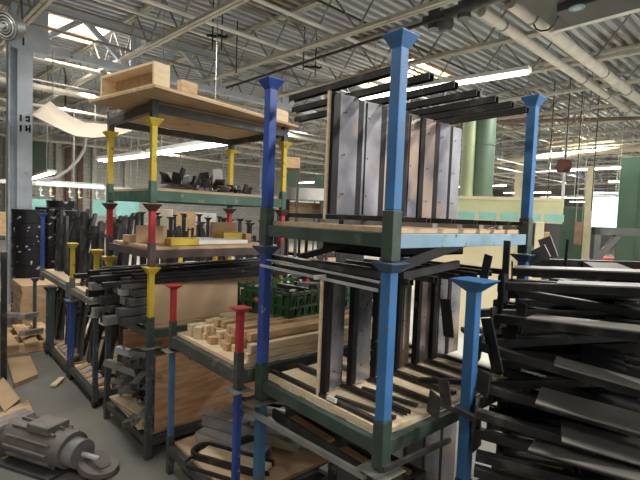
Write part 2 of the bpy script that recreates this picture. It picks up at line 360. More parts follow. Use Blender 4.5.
b = MB().cyl((0, -.35, 0), (0, .9, 0), .07).cyl((.05, .3, -.12), (.05, .3, .3), .09).cyl((0, .75, -.15), (0, .75, .25), .08).cyl((.1, -.25, -.05), (.1, -.25, .35), .06)
b.build('valve_body', 'darkgrey', o, smooth=True)
MB().cyl((0, .5, -.1), (0, .62, -.1), .12).build('flange', 'darkgrey', o)
o = thing('exhaust_fan', 'round grey ringed fan housing at the top left edge', 'fan', un(5, 26, d=5.0))
ax = (Vector((-.75, -.6, -.35))).normalized()
MB().cyl(ax*-.15, ax*.0, .13, .155, n=32).build('housing', 'hood', o, smooth=True)
for i, r in enumerate((.14, .108, .075, .045)):
    b = MB(); t = ax.orthogonal().normalized(); s_ = ax.cross(t); N_ = 24
    for k in range(N_):
        a0, a1 = 2*math.pi*k/N_, 2*math.pi*(k+1)/N_
        b.cyl(ax*.01+(t*math.cos(a0)+s_*math.sin(a0))*r, ax*.01+(t*math.cos(a1)+s_*math.sin(a1))*r, .010, n=6)
    b.build('ring', 'silver' if i % 2 else 'greybar', o)
MB().cyl(ax*0, ax*.04, .02).build('hub', 'silver', o)
o = thing('duct_box', 'dark grey duct box above the ringed fan', 'duct', un(12, 0, d=5.2))
MB().box((-.1, .3, .28), (.3, .6, .3)).build('casing', 'hood', o)
MB().cyl((.1, .1, .2), (.13, .1, -.45), .012).build('cord', 'black', o)

# fluorescent fixtures
def fixture(a, c, label, w=.16, group=None):
    a, c = Vector(a), Vector(c); mid = (a+c)/2; o = thing('fluorescent_light', label, 'light', mid, group=group)
    d = c-a
    MB().bar(-d/2+Vector((0, 0, .05)), d/2+Vector((0, 0, .05)), w, .06).build('housing', 'white', o)
    x = Vector((0, 0, 1)).cross(d).normalized()
    for k in (-1, 1): MB().cyl(-d*.49+x*k*w*.25, d*.49+x*k*w*.25, .02, n=8).build('tube', 'tube', o)
    for k in (-.35, .35):
        q = d*k+Vector((0, 0, .08)); MB().cyl(q, (q.x, q.y, 5.26-mid.z), .006, n=6).build('hanger', 'rod', o)
    return o
fixture(un(530, 72, z=4.1), un(352, 100, z=4.1), 'bright fluorescent strip above the black bar ends', .2)
fixture(un(228, 143, z=2.75), un(152, 154, z=2.75), 'bright fluorescent strip behind the tallest yellow post', .22)
fixture(un(146, 156, z=2.75), un(101, 161, z=2.75), 'fluorescent strip end left of the tallest yellow post', .22)
fixture(un(104, 187, z=2.25), un(36, 183, z=2.25), 'fluorescent strip low behind the grey column', .2)
fixture(un(52, 173, z=2.5), un(24, 181, z=2.5), 'short tilted fluorescent strip beside the grey column', .2)
for i in range(26):
    x, y = 14+(i % 7)*4.6, -2+(i//7)*6.2
    z = 3.3
    fixture((x, y-1.2, z), (x, y+1.2, z), ORD[i // 7]+' row from the front, '+ORD[i % 7]+' distant hanging fluorescent strip from the left', .14, 'distant fluorescent strips')

# ------------------------------------------------------------------ stacking racks
TUBE = .046
def rack(label, x, y, z0, h, base='green', posts=('blue',)*4, W=1.1, D=.8, cap=.095, deckm='ply', base_h=.19, rz=0, wheels=False, group=None,
         show=(0, 1, 2, 3), beam=.055, deck_z=.125, capm=None, fl=.045, tube=TUBE):
    TB = tube
    o = thing('stacking_rack', label, 'rack', (x, y, z0), (0, 0, rz), group)
    cs = [(0, 0), (W, 0), (0, D), (W, D)]
    for i, (a, c) in enumerate(cs):
        f = .05 if wheels else .003
        MB().box((a, c, (base_h+f)/2), (TB+.006, TB+.006, base_h-f)).build('base_leg', base, o, bevel=.003)
        if wheels: MB().cyl((a-.02, c, .035), (a+.02, c, .035), .034).build('caster', 'black', o, smooth=True)
        if i in show:
            p = MB().box((a, c, (base_h+h-fl)/2), (TB, TB, h-fl-base_h)).build('post', posts[i], o, bevel=.004)
            MB().frustum((a, c, h-.005-fl), TB, cap, fl).build('post_cap', capm or posts[i], p)
    zb = deck_z-.02-beam/2
    for a, c in ((0, 1), (2, 3), (0, 2), (1, 3)):
        A, B = Vector((*cs[a], zb)), Vector((*cs[c], zb)); d = (B-A).normalized()*TB/2
        MB().bar(A+d, B-d, .035, beam).build('beam', base, o, bevel=.002)
    if deckm: MB().span((.02, .02, deck_z-.019), (W-.02, D-.02, deck_z)).build('deck_board', deckm, o)
    return o
MX, MY = 1.296, 1.066
B4 = ('blue',)*4
# stack at the front right (three high)
rack('lowest rack of the front stack, almost hidden at the bottom edge', MX, MY, 0, .757, 'green', ('duskblue',)*4, deckm='ply', cap=.135, capm='wornplate', fl=.012)
rack('middle rack of the front stack holding the lower row of steel panels', MX, MY, .757, .785, 'green', ('blue', 'blue', 'navy', 'blue'), deckm='palewood', cap=.102, capm='slateblue', fl=.035)
rack('topmost rack of the front stack with tall blue capped posts', MX, MY, 1.542, .82, 'green', ('blue', 'blue', 'navy', 'blue'), deckm='ply', cap=.096)
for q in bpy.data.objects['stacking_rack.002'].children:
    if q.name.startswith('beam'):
        q.data.materials[0] = M['lightblue']; q['label'] = 'pale blue worn beam'; break  # dark green beam given a pale colour to show it lit
# rack with red topped posts
TX, TY = 1.2, 1.935
rack('floor level rack under the lumber, with blue posts', TX, TY, 0, .81, 'slate', ('navy', 'duskblue', 'duskblue', 'duskblue'), D=.80, deckm='mdf', cap=.11, capm='wornplate', fl=.012, base_h=.25, deck_z=.21, tube=.034)
rack('lumber rack with short red posts', TX, TY, .81, .42, 'slate', ('red', 'red', 'red', 'red'), D=.80, deckm='palewood', cap=.085, fl=.022, base_h=.19, deck_z=.115, beam=.07, tube=.034)
# tall left stack, four high
SX_, SY_ = 1.149, 2.981; RZ = .0375
rack('lowest rack of the tall left stack, holding scrap metal', SX_, SY_, 0, .78, 'slate', ('steelblue',)*4, rz=RZ, base_h=.22, deck_z=.17, cap=.115, capm='wornplate', fl=.012, tube=.038)
rack('second rack of the tall left stack, with a wide tan board in front', SX_, SY_, .78, .54, 'green', ('yellow',)*4, rz=RZ, base_h=.2, deck_z=.13, tube=.038)
rack('brown shelf rack with red posts in the tall left stack', SX_, SY_, 1.32, .42, 'brown', ('red',)*4, rz=RZ, base_h=.16, deck_z=.13, capm='maroon', tube=.038)
rack('teal green shelf rack with tall yellow posts in the tall left stack', SX_, SY_, 1.74, .557, 'teal', ('yellow',)*4, rz=RZ, base_h=.15, deck_z=.11, beam=.07, tube=.038)
rack('topmost dark base rack of the tall left stack, carrying boards', SX_, SY_, 2.297, .15, 'slate', ('slate',)*4, rz=RZ, base_h=.15, show=(), deck_z=.118, tube=.038)
# row of racks receding to the left
rack('lower rack behind the tall left stack, full of leaning black frames', 1.1, 4.05, 0, .79, 'slate', ('steelblue', 'steelblue', 'navy', 'steelblue'), wheels=True, base_h=.22, deckm='palewood', deck_z=.15, capm='wornplate', fl=.012, cap=.11, tube=.038)
rack('upper rack with yellow posts behind the tall left stack', 1.1, 4.05, .79, .56, 'olive', ('yellow',)*4, base_h=.22, deckm='palewood', deck_z=.14, tube=.038)
rack('lower rack farther along the aisle with a pair of navy posts', 1.1, 4.94, 0, .79, 'slate', ('navy', 'steelblue', 'steelblue', 'steelblue'), wheels=True, base_h=.14, deckm='palewood', deck_z=.12, tube=.038)
rack('upper rack with navy posts farther along the aisle', 1.1, 5.0, .79, .82, 'olive', ('steelblue', 'navy', 'navy', 'navy'), base_h=.16, deckm='palewood', deck_z=.14, W=1.3, D=1.3, show=(2,), tube=.038)
rack('lower rack at the far end of the aisle row', 1.08, 5.85, 0, .78, 'slate', ('steelblue',)*4, wheels=True, base_h=.14, deckm='palewood', deck_z=.12, tube=.038)
# rack at the right under the pile
rack('right rack with one wide capped blue post, buried in black leg frames', 1.68, .14, .45, 1.02, 'brown', ('blue',)*4, cap=.145, base_h=.19, deck_z=.14, show=(0, 1, 2))
rack('bottom rack beneath the pile of black leg frames', 1.68, .14, 0, .45, 'slate', ('blue',)*4, base_h=.19, deck_z=.14)

# ------------------------------------------------------------------ steel leg frames standing on the front stack
def leg_frame(label, x, y, z, w, hgt, ang, y0, y1, face='steel', group=None, top=True, tw=.03, barm='blackpaint', ridge=False):
    o = thing('leg_frame', label, 'table leg', (x, y, z), (0, 0, 0), group)
    MB().chan((0, y0-y, .012), (0, y1-y, .012), .024, .018).build('foot_bar', barm, o)
    r = Euler((0, 0, ang)).to_matrix()
    spine = MB(); c = r @ Vector((.012, -.004, hgt/2)); spine.box(c, (.034, .03, hgt-.05), (0, 0, ang)); spine.build('spine', 'black', o)
    c = r @ Vector((.024+w/2, -.012, hgt/2)); p = MB(); p.box(c, (w, .004, hgt-.05), (0, 0, ang))
    c2 = r @ Vector((.024+w, .0, hgt/2)); p.box(c2, (.004, .024, hgt-.05), (0, 0, ang))
    c3 = r @ Vector((.024+w*.3, -.018, hgt/2)); 
    if ridge: p.box(c3, (.02, .008, hgt-.06), (0, 0, ang))
    p.build('steel_panel', face, o)
    if True:
        for k in (.2, .5, .82): MB().cyl(r @ Vector((.024+w*.3, -.0235, hgt*k)), r @ Vector((.024+w*.3, -.0205, hgt*k)), .004, n=8).build('bolt_hole', 'black', o)
    if top: MB().chan((0, y0-y+.02, hgt+.0), (0, y1-y+.02, hgt-.003), tw, .026).build('top_bar', barm, o)
    return o
xs = [1.345, 1.50, 1.66, 1.82, 1.965, 2.095, 2.235]
ordn = ['leftmost', 'second from the left', 'third from the left', 'middle', 'third from the right', 'second from the right', 'rightmost']
deckU = 1.542+.125; deckL = .757+.125
for i, x in enumerate(xs):
    w = (.108, .114, .110, .095, .088, .09, .10)[i]
    leg_frame(f'{ordn[i]} upright steel leg frame in the upper row', x, 1.47+random.uniform(-.01, .01), deckU+.02, w, .575, R(random.uniform(-10, 2)),
              1.06-(.01*i), (1.74, 1.92, 2.1, 2.0, 1.9, 1.9, 1.9)[i], 'steelwarm' if i in (2, 4) else 'steel', ridge=i in (1, 3))
for i, x in enumerate(xs):
    w = .114
    leg_frame(f'{ordn[i]} upright steel leg frame in the lower row on the pale deck', x+.015*i, 1.47+random.uniform(-.01, .01), deckL+.004, w, .555, R([12, 4, 18, 10, 6, 2, 0][i]),
              1.11, 1.84, 'steelwarm' if i in (3, 4) else 'steel', ridge=i in (3, 5))
tag(MB().box((0, 0, 0), (.01, .014, .555)).build('wood_strip', 'palewood'), 'pale wood strip standing at the left end of the upper steel row', 'board').location = (1.332, 1.475, deckU+.3)
tag(MB().box((0, 0, 0), (.01, .014, .555)).build('wood_strip', 'palewood'), 'pale wood strip standing at the left end of the lower steel row', 'board').location = (1.334, 1.478, deckL+.285)
# extra bars over both rows
def flatbar(label, a, c, w=.04, h=.02, m='greybar', name='steel_bar', ch=False):
    a, c = Vector(a), Vector(c); mid = (a+c)/2; b = MB()
    if ch: b.chan(a-mid, c-mid, w, h)
    else: b.bar(a-mid, c-mid, w, h)
    o = b.build(name, m); o.location = mid; return tag(o, label, 'bar')
flatbar('upper of two pale edged rails running between the left and middle blue posts', (1.29, 1.85, 1.475), (1.285, 1.10, 1.462), .014, .008, 'silver')
flatbar('lower of two pale edged rails running between the left and middle blue posts', (1.262, 1.86, 1.446), (1.275, 1.10, 1.432), .008, .012, 'silver')
flatbar('long black bar lying just above the pale edged rails', (1.345, 1.93, 1.488), (1.33, 1.12, 1.482), .05, .022, 'blackpaint')
flatbar('black bar pointing at the left blue post under the top deck', un(300, 257, x=1.42), un(366, 239, x=1.75), .03, .03, 'black')
flatbar('grey flat bar slanting from the middle post cap up to the pale beam', un(396, 268, d=1.85), un(499, 229, d=2.3), .012, .045, 'darkgrey')
flatbar('short grey bar below the slanting bar', un(402, 276, d=1.9), un(458, 264, d=2.15), .02, .035, 'darkgrey')
o = thing('steel_case', 'black open steel case under the top deck', 'box', (1.98, 1.62, 1.515))
MB().span((-.34, -.24, 0), (.34, .2, .012)).span((-.34, -.24, 0), (-.33, .2, .09)).span((.33, -.24, 0), (.34, .2, .09)).span((-.34, .19, 0), (.34, .2, .09)).span((-.34, -.24, 0), (.34, -.23, .09)).build('shell', 'black', o)
tag(MB().box((0, 0, 0), (.06, .014, .018)).build('paper_tag', 'white'), 'white paper tag on the left end of the pale edged rails', 'tag').location = un(320, 277, x=1.275)
tag(MB().box((0, 0, 0), (.055, .012, .018), (0, 0, 0)).build('paper_tag', 'white'), 'white paper tag on the bar at the foot of the lower steel row', 'tag')
bpy.data.objects['paper_tag.001'].location = (1.322, 1.375, .915); bpy.data.objects['paper_tag.001'].rotation_euler = (R(10), 0, R(90))
# the pale edge board and bars on the lower deck
flatbar('pale board along the left edge of the lower deck', (1.345, 1.84, deckL+.006), (1.345, 1.10, deckL+.006), .055, .01, 'palewood', 'edge_board')
for i, (x, y0, y1) in enumerate([(1.41, 1.12, 1.42), (1.585, 1.14, 1.42)]):
    flatbar(['black bar on the lower deck just right of the white tag', 'black bar on the lower deck near the middle blue post', 'black bar on the lower deck right of the middle blue post',
             'fourth black bar across the lower deck', 'fifth black bar across the lower deck', 'black bar at the far right of the lower deck'][i],
            (x+.03, y0, deckL+.012), (x-.02, y1, deckL+.012), .018, .014, 'blackpaint')
for i in range(5):
    x = 1.62+.19*i
    flatbar(['first', 'second', 'third', 'fourth', 'fifth'][i]+' grey bar crossing under the upper steel row, from the left', (x, 1.1, deckU+.012), (x+.02, 1.36, deckU+.012), .035, .018, 'greybar')
tag(MB().box((0, 0, 0), (1.0, .03, .02)).build('steel_rail', 'darkgrey'), 'grey steel rail along the foot of the upper steel row', 'bar').location = (1.86, 1.4, deckU+.012)

# ------------------------------------------------------------------ bottom rack contents of the front stack
flatbar('long pale edged channel slanting across the bottom opening of the front stack', (1.235, 1.99, .70), (1.25, 1.10, .725), .02, .022, 'greybar')
for i, (x, l) in enumerate([(1.40, .8), (1.52, .72)]):
    o = thing('channel_frame', ['black channel frame with tan inlays nearest the bottom edge', 'second black channel frame with tan inlays, behind the first'][i], 'frame', (x, 1.46, .64-.05*i), (R(0), 0, R(-2+6*i)))
    MB().span((-.05, -.4, 0), (-.035, .4, .05)).span((.035, -.4, 0), (.05, .4, .05)).span((-.05, -.4, 0), (.05, -.385, .05)).build('rail', 'blackpaint', o)
    MB().span((-.033, .0, .02), (.033, .30, .034)).build('inlay', 'cardboard', o)
    MB().span((-.033, -.34, .02), (.033, -.08, .034)).build('inlay', 'cardboard', o)
for i in range(6):
    o = thing('leg_frame', ORD[i]+' dark leg panel from the left, bottom rack of the front stack', 'table leg', (1.4+.17*i, 1.4, .13))
    MB().span((0, 0, .0), (.14, .012, .46)).build('steel_panel', ['darkgrey', 'blackpaint', 'steel', 'darkgrey', 'steel', 'steel'][i], o)
    MB().span((-.03, -.28, 0), (0, .3, .03)).build('foot_bar', 'blackpaint', o)
    MB().span((-.03, 0, .03), (0, .03, .46)).build('spine', 'black', o)
for i in range(9):
    a = random.uniform(-.5, .5); x = 1.42+random.uniform(0, .5); y = 1.55+random.uniform(-.1, .2)
    o = MB().box((0, 0, 0), (.16, .07, .02)).build('scrap_plate', ['silver', 'cardboard', 'greybar'][i % 3])
    o.location = (x, y+.0, .16+.022*i); o.rotation_euler = (0, 0, a)
    tag(o, ORD[i]+' offcut plate from the bottom, behind the slanting channel', 'offcut', 'offcut plates in the bottom rack')

# ------------------------------------------------------------------ lumber on the red post rack
z0 = .81+.115
lab = ['block of light lumber stacked at the left end of the lumber rack', 'long light wood stick on the lumber rack']
cols = [1.32+.066*i for i in range(15)]
n = 0
for row, zc in enumerate((0, .045, .09)):
    for j in range(13 - row*2):
        y = 1.99+.055*j
        if y > 2.68: continue
        long = j < 9
        L = random.uniform(.9, 1.03) if long else random.uniform(.3, .6)
        if row == 2 and (j % 3 == 0): continue
        x0 = 1.26+random.uniform(0, .05)+(.03*row)
        o = MB().box((L/2, 0, 0), (L, .046, .04)).build('lumber_stick', 'wood' if j % 3 else 'palewood', bevel=.002)
        o.location = (x0, y, z0+.021+.0425*row); o.rotation_euler = (0, 0, R(random.uniform(-1.0, 1.0)))
        tag(o, f'{ORD[j]} stick from the right in the {ORD[row]} layer of the lumber pile', 'lumber', 'lumber sticks on the red post rack')
for i, (x, y, z) in enumerate([(1.27, 2.60, 0), (1.42, 2.66, 0), (1.27, 2.54, .0), (1.40, 2.58, .0), (1.52, 2.64, .0)]):
    o = MB().box((0, 0, .035), (.11, .05, .07)).build('lumber_block', 'palewood', bevel=.003); o.location = (x+.03, y, z0+z+.002)
    o.rotation_euler = (0, 0, R(i*17)); tag(o, ['small wood block beside the left red post', 'wood block behind the left red post', 'upright wood block on top of the lumber pile', 'second wood block on top of the lumber pile', 'wood block leaning at the back of the lumber pile'][i], 'block')

# ------------------------------------------------------------------ green crate behind the left blue post
def crate(label, loc, rz, L=.6, W=.4, H=.16, m='crategreen'):
    o = thing('plastic_crate', label, 'crate', loc, (0, 0, rz))
    MB().span((-L/2, -W/2, 0), (L/2, W/2, .01)).build('crate_floor', m, o)
    b = MB()
    for s in (-1, 1):
        for z in (.02, H*.45, H-.02):
            b.bar((-L/2, s*W/2, z), (L/2, s*W/2, z), .012, .02); b.bar((s*L/2, -W/2, z), (s*L/2, W/2, z), .012, .02)
        for k in range(11): b.bar((-L/2+L*k/10, s*W/2, 0), (-L/2+L*k/10, s*W/2, H), .012, .012)
        for k in range(8): b.bar((s*L/2, -W/2+W*k/7, 0), (s*L/2, -W/2+W*k/7, H), .012, .012)
        for k in range(10): b.bar((-L/2+L*k/10, s*W/2, .01), (-L/2+L*(k+1)/10, s*W/2, H-.02), .008, .008)
    for s in (-1, 1): b.box((0, s*(W/2-.01), H*.4), (L-.02, .003, H*.7)); b.box((s*(L/2-.01), 0, H*.4), (.003, W-.02, H*.7))
    b.build('lattice_wall', m, o); return o
o = crate('green lattice plastic crate full of dark pieces behind the left blue post', (2.02, 2.5, 1.03), R(8), .66, .5, .19)
for i in range(14):
    q = MB().box((0, 0, 0), (random.uniform(.12, .25), .04, .03)).build('metal_piece', 'blackpaint' if i % 3 else 'darkgrey')
    q.location = (2.02+random.uniform(-.18, .18), 2.5+random.uniform(-.14, .14), 1.09+.008*i); q.rotation_euler = (0, random.uniform(-.2, .2), random.uniform(-1, 1))
    tag(q, ORD[i]+' dark metal piece from the bottom inside the green crate', 'metal piece', 'metal pieces in the green crate')
b = MB(); prev = None
for k in range(9):
    t = k/8*math.pi; q = Vector((-.08*math.cos(t), .0, -.035*math.sin(t)+.01*k*.3))
    if prev: b.cyl(prev, q, .013, n=8)
    prev = q
o = b.build('orange_hose', 'orange'); o.location = (1.70, 2.42, 1.15); o.rotation_euler = (0, 0, R(-40)); tag(o, 'short curved orange hose hanging on the left side of the green crate', 'hose')
tag(MB().box((0, 0, 0), (1.0, .7, .02)).build('plywood_sheet', 'palewood'), 'pale sheet under the green crate on top of the lumber', 'board')
bpy.data.objects['plywood_sheet'].location = (1.90, 2.42, 1.016) ; bpy.data.objects['plywood_sheet'].scale = (.8, .75, .8)

# ------------------------------------------------------------------ floor level tray with steel channels
z0 = .212
def u_channel(label, loc, L, w, h, rot, m='darkgrey', t=.006):
    o = thing('steel_channel', label, 'channel', loc, rot)
    MB().span((-L/2, -w/2, h-t), (L/2, w/2, h)).span((-L/2, -w/2, 0), (L/2, -w/2+t, h)).span((-L/2, w/2-t, 0), (L/2, w/2, h)).build('channel', m, o, bevel=.002)
    return o
u_channel('big grey steel channel on the floor level tray', (1.56, 2.47, z0+.06), .55, .11, .075, (R(0), 0, R(-66)), 'greybar')
u_channel('silver steel channel lying under the big grey channel', (1.47, 2.42, z0), .52, .09, .06, (0, 0, R(-66)), 'silver')
u_channel('small bright channel across the steel heap behind the navy post', (1.68, 2.28, z0+.13), .28, .07, .05, (0, R(8), R(20)), 'silver')
o = thing('metal_hoop', 'black rounded steel hoop around a plywood piece on the tray', 'hoop', (1.36, 2.33, z0), (0, 0, R(-64)))
b = MB(); pts = [(.3, -.07), (-.16, -.07), (-.2, -.045), (-.21, 0), (-.2, .045), (-.16, .07), (.3, .07)]
for a, c in zip(pts, pts[1:]): b.bar((*a, .02), (*c, .02), .018, .035)
b.build('hoop_bar', 'blackpaint', o)
MB().span((-.15, -.05, .005), (.3, .05, .03)).build('wood_insert', 'palewood', o)
o = thing('metal_hoop', 'outer black steel hoop nearest the tray front edge', 'hoop', (1.28, 2.26, z0), (0, 0, R(-64)))
b = MB()
for a, c in zip(pts, pts[1:]): b.bar((*a, .012), (*c, .012), .012, .02)
b.build('hoop_bar', 'blackpaint', o)
for i in range(36):
    L = random.uniform(.15, .36); m = ['silver', 'greybar', 'blackpaint', 'greybar', 'cardboard', 'silver', 'steel'][i % 7]
    o = MB().chan((-L/2, 0, 0), (L/2, 0, 0), .05, .03).build('steel_offcut', m)
    o.location = (1.60+random.uniform(-.04, .5), 2.12+random.uniform(-.08, .45), z0+.02+.006*i); o.rotation_euler = (random.uniform(-.25, .25), random.uniform(-.15, .15), random.uniform(-1.6, .4))
    tag(o, ORD[i]+' short offcut from the bottom of the heap behind the navy post', 'offcut', 'steel offcuts on the floor level tray')

# ------------------------------------------------------------------ tall left stack contents
def at_rack(lx, ly, z): return Vector((SX_+lx*math.cos(RZ)-ly*math.sin(RZ), SY_+lx*math.sin(RZ)+ly*math.cos(RZ), z))
def board(label, lx0, lx1, ly, z0, z1, m, t=.018, tilt=0, name='wood_board'):
    p = at_rack((lx0+lx1)/2, ly, z0); o = MB().box((0, 0, (z1-z0)/2), (lx1-lx0, t, z1-z0)).build(name, m)
    o.location = p; o.rotation_euler = (R(tilt), 0, RZ); return tag(o, label, 'board')
board('large reddish plywood sheet standing in the lowest left rack', .045, 1.06, .01, .172, .70, 'plyred', name='plywood_sheet')
board('wide tan board standing on the second left rack', .03, 1.07, .055, .912, 1.20, 'mdf', tilt=-3)
board('brownish plywood strip standing behind in the lowest left rack', .1, 1.02, .74, .172, .72, 'plyred', name='plywood_sheet')
# scrap in the lowest left rack
for i in range(36):
    L = random.uniform(.25, .5); m = ['greybar', 'silver', 'greybar', 'darkgrey'][i % 4]
    o = MB().chan((-L/2, 0, 0), (L/2, 0, 0), .065, .045).build('scrap_profile', m)
    o.location = at_rack(.13+random.uniform(-.06, .12), .38+random.uniform(-.22, .22), .21+.0125*i)
    o.rotation_euler = (random.uniform(-.3, .3), random.uniform(-.25, .25), random.uniform(.6, 2.3))
    tag(o, ORD[i]+' scrap profile from the bottom of the heap beside the reddish plywood', 'scrap', 'scrap profiles in the lowest left rack')
for i in range(5):
    o = MB().box((0, 0, 0), (.07, .55, .012)).build('wood_batten', 'palewood'); o.location = at_rack(.03+.075*(i % 2), .37, .18+.014*i); o.rotation_euler = (0, 0, R(-3+3*i))
    tag(o, ORD[i]+' pale slat from the bottom at the lowest left rack edge', 'slat', 'pale slats in the lowest left rack')
# black bars piled on the second rack, ends sticking out to the left
for i in range(30):
    r_, c_ = divmod(i, 8); y = .12+.078*c_; z = .912+.036+.062*r_
    x0 = -.08-.16*random.random(); L = 1.2+random.uniform(-.1, .05)
    m = 'silver' if i in (11, 17, 25) else ('darkgrey', 'greybar', 'blackpaint', 'blackpaint')[i % 4]
    o = MB().chan((0, 0, 0), (L, 0, 0), .066, .052, .005).span((0, -.033, -.024), (.004, .033, .026)).build('steel_profile', m, bevel=.003)
    o.location = at_rack(x0, y, z); o.rotation_euler = (0, R(random.uniform(-.8, .8)), RZ+R(random.uniform(-1.5, 1.5)))
    tag(o, f'{ORD[c_]} profile from the front in the {ORD[r_]} layer behind the tan board', 'profile', 'black profiles on the second left rack')
for i in range(17):
    L = random.uniform(1.2, 1.6); a = at_rack(random.uniform(-.28, -.02), .08+.04*i, 1.185+.016*(i % 4))
    o = MB().chan((0, 0, 0), (L, 0, 0), .05, .03).build('long_bar', 'black' if i % 5 else 'darkgrey'); o.location = a; o.rotation_euler = (0, R(-1.0), R(random.uniform(-5, 7)))
    tag(o, ORD[i]+' long thin bar from the front atop the profile pile', 'bar', 'long bars on top of the profile pile')
# things on the brown shelf
zs = 1.32+.132
def boxat(label, lx, ly, z, d, m, name='cardboard_box', rz=0, cat='box'):
    o = MB().box((0, 0, d[2]/2), d).build(name, m, bevel=.003); o.location = at_rack(lx, ly, z); o.rotation_euler = (0, 0, RZ+R(rz)); return tag(o, label, cat)
boxat('tan cardboard sheet standing on the brown shelf behind the red post', .16, .38, zs, (.22, .03, .13), 'cardboard', rz=-10)
boxat('small cardboard box on the brown shelf left of the red post', .06, .5, zs, (.10, .1, .055), 'cardboard')
boxat('thin tan board leaning beside the yellow tray', .18, .20, zs, (.10, .02, .13), 'mdf', 'wood_board', 60)
o = thing('yellow_tray', 'shallow yellow tray on the brown shelf right of the red post', 'tray', at_rack(.27, .14, zs), (0, 0, RZ))
MB().span((-.1, -.06, 0), (.12, .06, .004)).span((-.1, -.06, 0), (.12, -.056, .05)).span((-.1, .056, 0), (.12, .06, .05)).span((-.1, -.06, 0), (-.096, .06, .05)).span((.116, -.06, 0), (.12, .06, .05)).build('tray_shell', 'yellow', o)
MB().span((-.094, -.054, .03), (.114, .054, .044)).build('tray_filling', 'cardboard', o)
boxat('white flat panel on the brown shelf in the middle', .62, .35, zs, (.5, .4, .03), 'white', 'flat_carton', 3, 'carton')
boxat('open tan carton on the brown shelf at the right', .93, .62, zs, (.26, .03, .16), 'cardboard')
boxat('yellow striped box in front of the tan carton', .88, .45, zs, (.2, .12, .08), 'yellow', 'box', 5)
boxat('small orange brown box at the right end of the brown shelf', 1.03, .4, zs, (.06, .06, .07), 'wood')
# black brackets on the teal shelf
zt = 1.74+.112
for i in range(34):
    o = thing('black_bracket', ORD[i]+' bracket from the left in the heap on the teal shelf', 'bracket', at_rack(.22+.022*i, .28+random.uniform(-.15, .25), zt+random.uniform(.0, .07)*(1 if i < 22 else .3)),
              (random.uniform(-.4, .4), random.uniform(-.5, .5), random.uniform(0, 3)), 'black brackets on the teal shelf')
    h = .06+random.uniform(0, .07)*(1 if i < 18 else .2)
    MB().span((-.09, -.035, 0), (.09, .035, .008)).build('flange', ['blackpaint', 'darkgrey', 'steel'][i % 3], o)
    MB().span((-.008, -.035, .006), (.008, .035, h)).build('upright', 'blackpaint' if i % 4 else 'silver', o)
for i in range(4):
    o = MB().chan((0, 0, 0), (.36, 0, 0), .05, .03).build('flat_profile', 'greybar'); o.location = at_rack(.12+.05*i, .25+.1*i, zt+.02); o.rotation_euler = (0, R(-2), R(12*i-10))
    tag(o, ORD[i]+' grey flat profile from the left on the teal shelf', 'profile', 'grey profiles on the teal shelf')
# top of the tall left stack
RT_ = R(12); P0 = Vector((1.03, 2.665, 2.418))
def at_top(a, b_, c=0): return P0 + Vector((a*math.cos(RT_)-b_*math.sin(RT_), a*math.sin(RT_)+b_*math.cos(RT_), c))
def toppiece(label, a0, a1, b0, b1, c0, c1, m='ply', name='wood_board', cat='board'):
    o = MB().span((a0, b0, c0), (a1, b1, c1)).build(name, m); o.location = P0; o.rotation_euler = (0, 0, RT_); return tag(o, label, cat)
toppiece('big plywood sheet overhanging the topmost left rack', 0, 1.33, 0, .78, 0, .018, 'ply', 'plywood_sheet')
o = thing('wooden_tray', 'open pale wooden tray on edge at the left end of the top sheet', 'tray', at_top(.03, .06, .02), (0, 0, RT_))
MB().span((0, 0, 0), (.11, .62, .016)).span((0, 0, .136), (.11, .62, .15)).build('side', 'palewood', o)
MB().span((0, 0, .016), (.11, .016, .136)).build('end_panel', 'palewood', o); MB().span((0, .604, .016), (.11, .62, .136)).build('end_panel', 'palewood', o)
MB().span((.098, .016, .016), (.11, .604, .136)).build('back_panel', 'ply', o)
toppiece('pale wood block beside the dark corner leg on the top sheet', .20, .32, .02, .07, .02, .10, 'wood', 'wood_block', 'block')
o = thing('wooden_tray', 'open pale wooden box at the right end of the top sheet', 'tray', at_top(1.05, .05, .02), (0, 0, RT_))
MB().span((0, 0, 0), (.2, .5, .014)).span((0, 0, .0), (.2, .014, .10)).span((.186, .014, .014), (.2, .5, .10)).span((0, .486, .014), (.186, .5, .10)).build('shell', 'palewood', o)
toppiece('long board lying flat in the middle of the top sheet', .35, 1.0, .1, .3, .02, .055, 'palewood')

# ------------------------------------------------------------------ black leg frames leaning in the aisle racks
def lean_frame(label, x, y, z, h, lean, group, rz=0, m='blackpaint'):
    o = thing('leg_frame', label, 'table leg', (x, y, z), (0, lean, rz), group)
    MB().bar((0, 0, 0), (0, 0, h), .06, .03).build('upright', m, o)
    MB().bar((0, .14, 0), (0, .14, h), .03, .022).build('upright', m, o)
    MB().bar((0, -.02, .05), (0, .16, .05), .022, .03).build('cross_bar', m, o)
    MB().bar((0, -.02, h-.05), (0, .16, h-.05), .022, .03).build('cross_bar', m, o)
    return o
rows = [(1.1, 4.1, .155, 'lower rack nearest the tall left stack', 13, .60, .13), (1.1, 4.1, .935, 'upper yellow posted rack', 16, .66, .13), (1.1, 5.0, .125, 'lower navy posted rack', 12, .60, .13),
        (1.1, 5.1, .935, 'upper navy posted rack', 20, .74, .16), (1.08, 5.9, .125, 'farthest lower aisle rack', 8, .55, .12)]
for x, y, z, nm, n, h, dy in rows:
    for i in range(n):
        yy = y+.0+(.62/n)*i*(1.6 if 'upper navy' in nm else 1)
        xx = x+.1+random.random()*.12 + (.55 if i % 3 == 2 else 0)
        f = lean_frame(f'{ORD[i]} leaning black frame in the {nm}', xx, yy, z+.006, h*random.uniform(.85, 1.05), R(random.uniform(-4, 4)), f'leaning leg frames in the {nm}', m='blackpaint' if i % 4 else 'darkgrey')
        f.rotation_euler = (R(-random.uniform(8, 22)), R(random.uniform(4, 20)), R(random.uniform(-20, 20)))
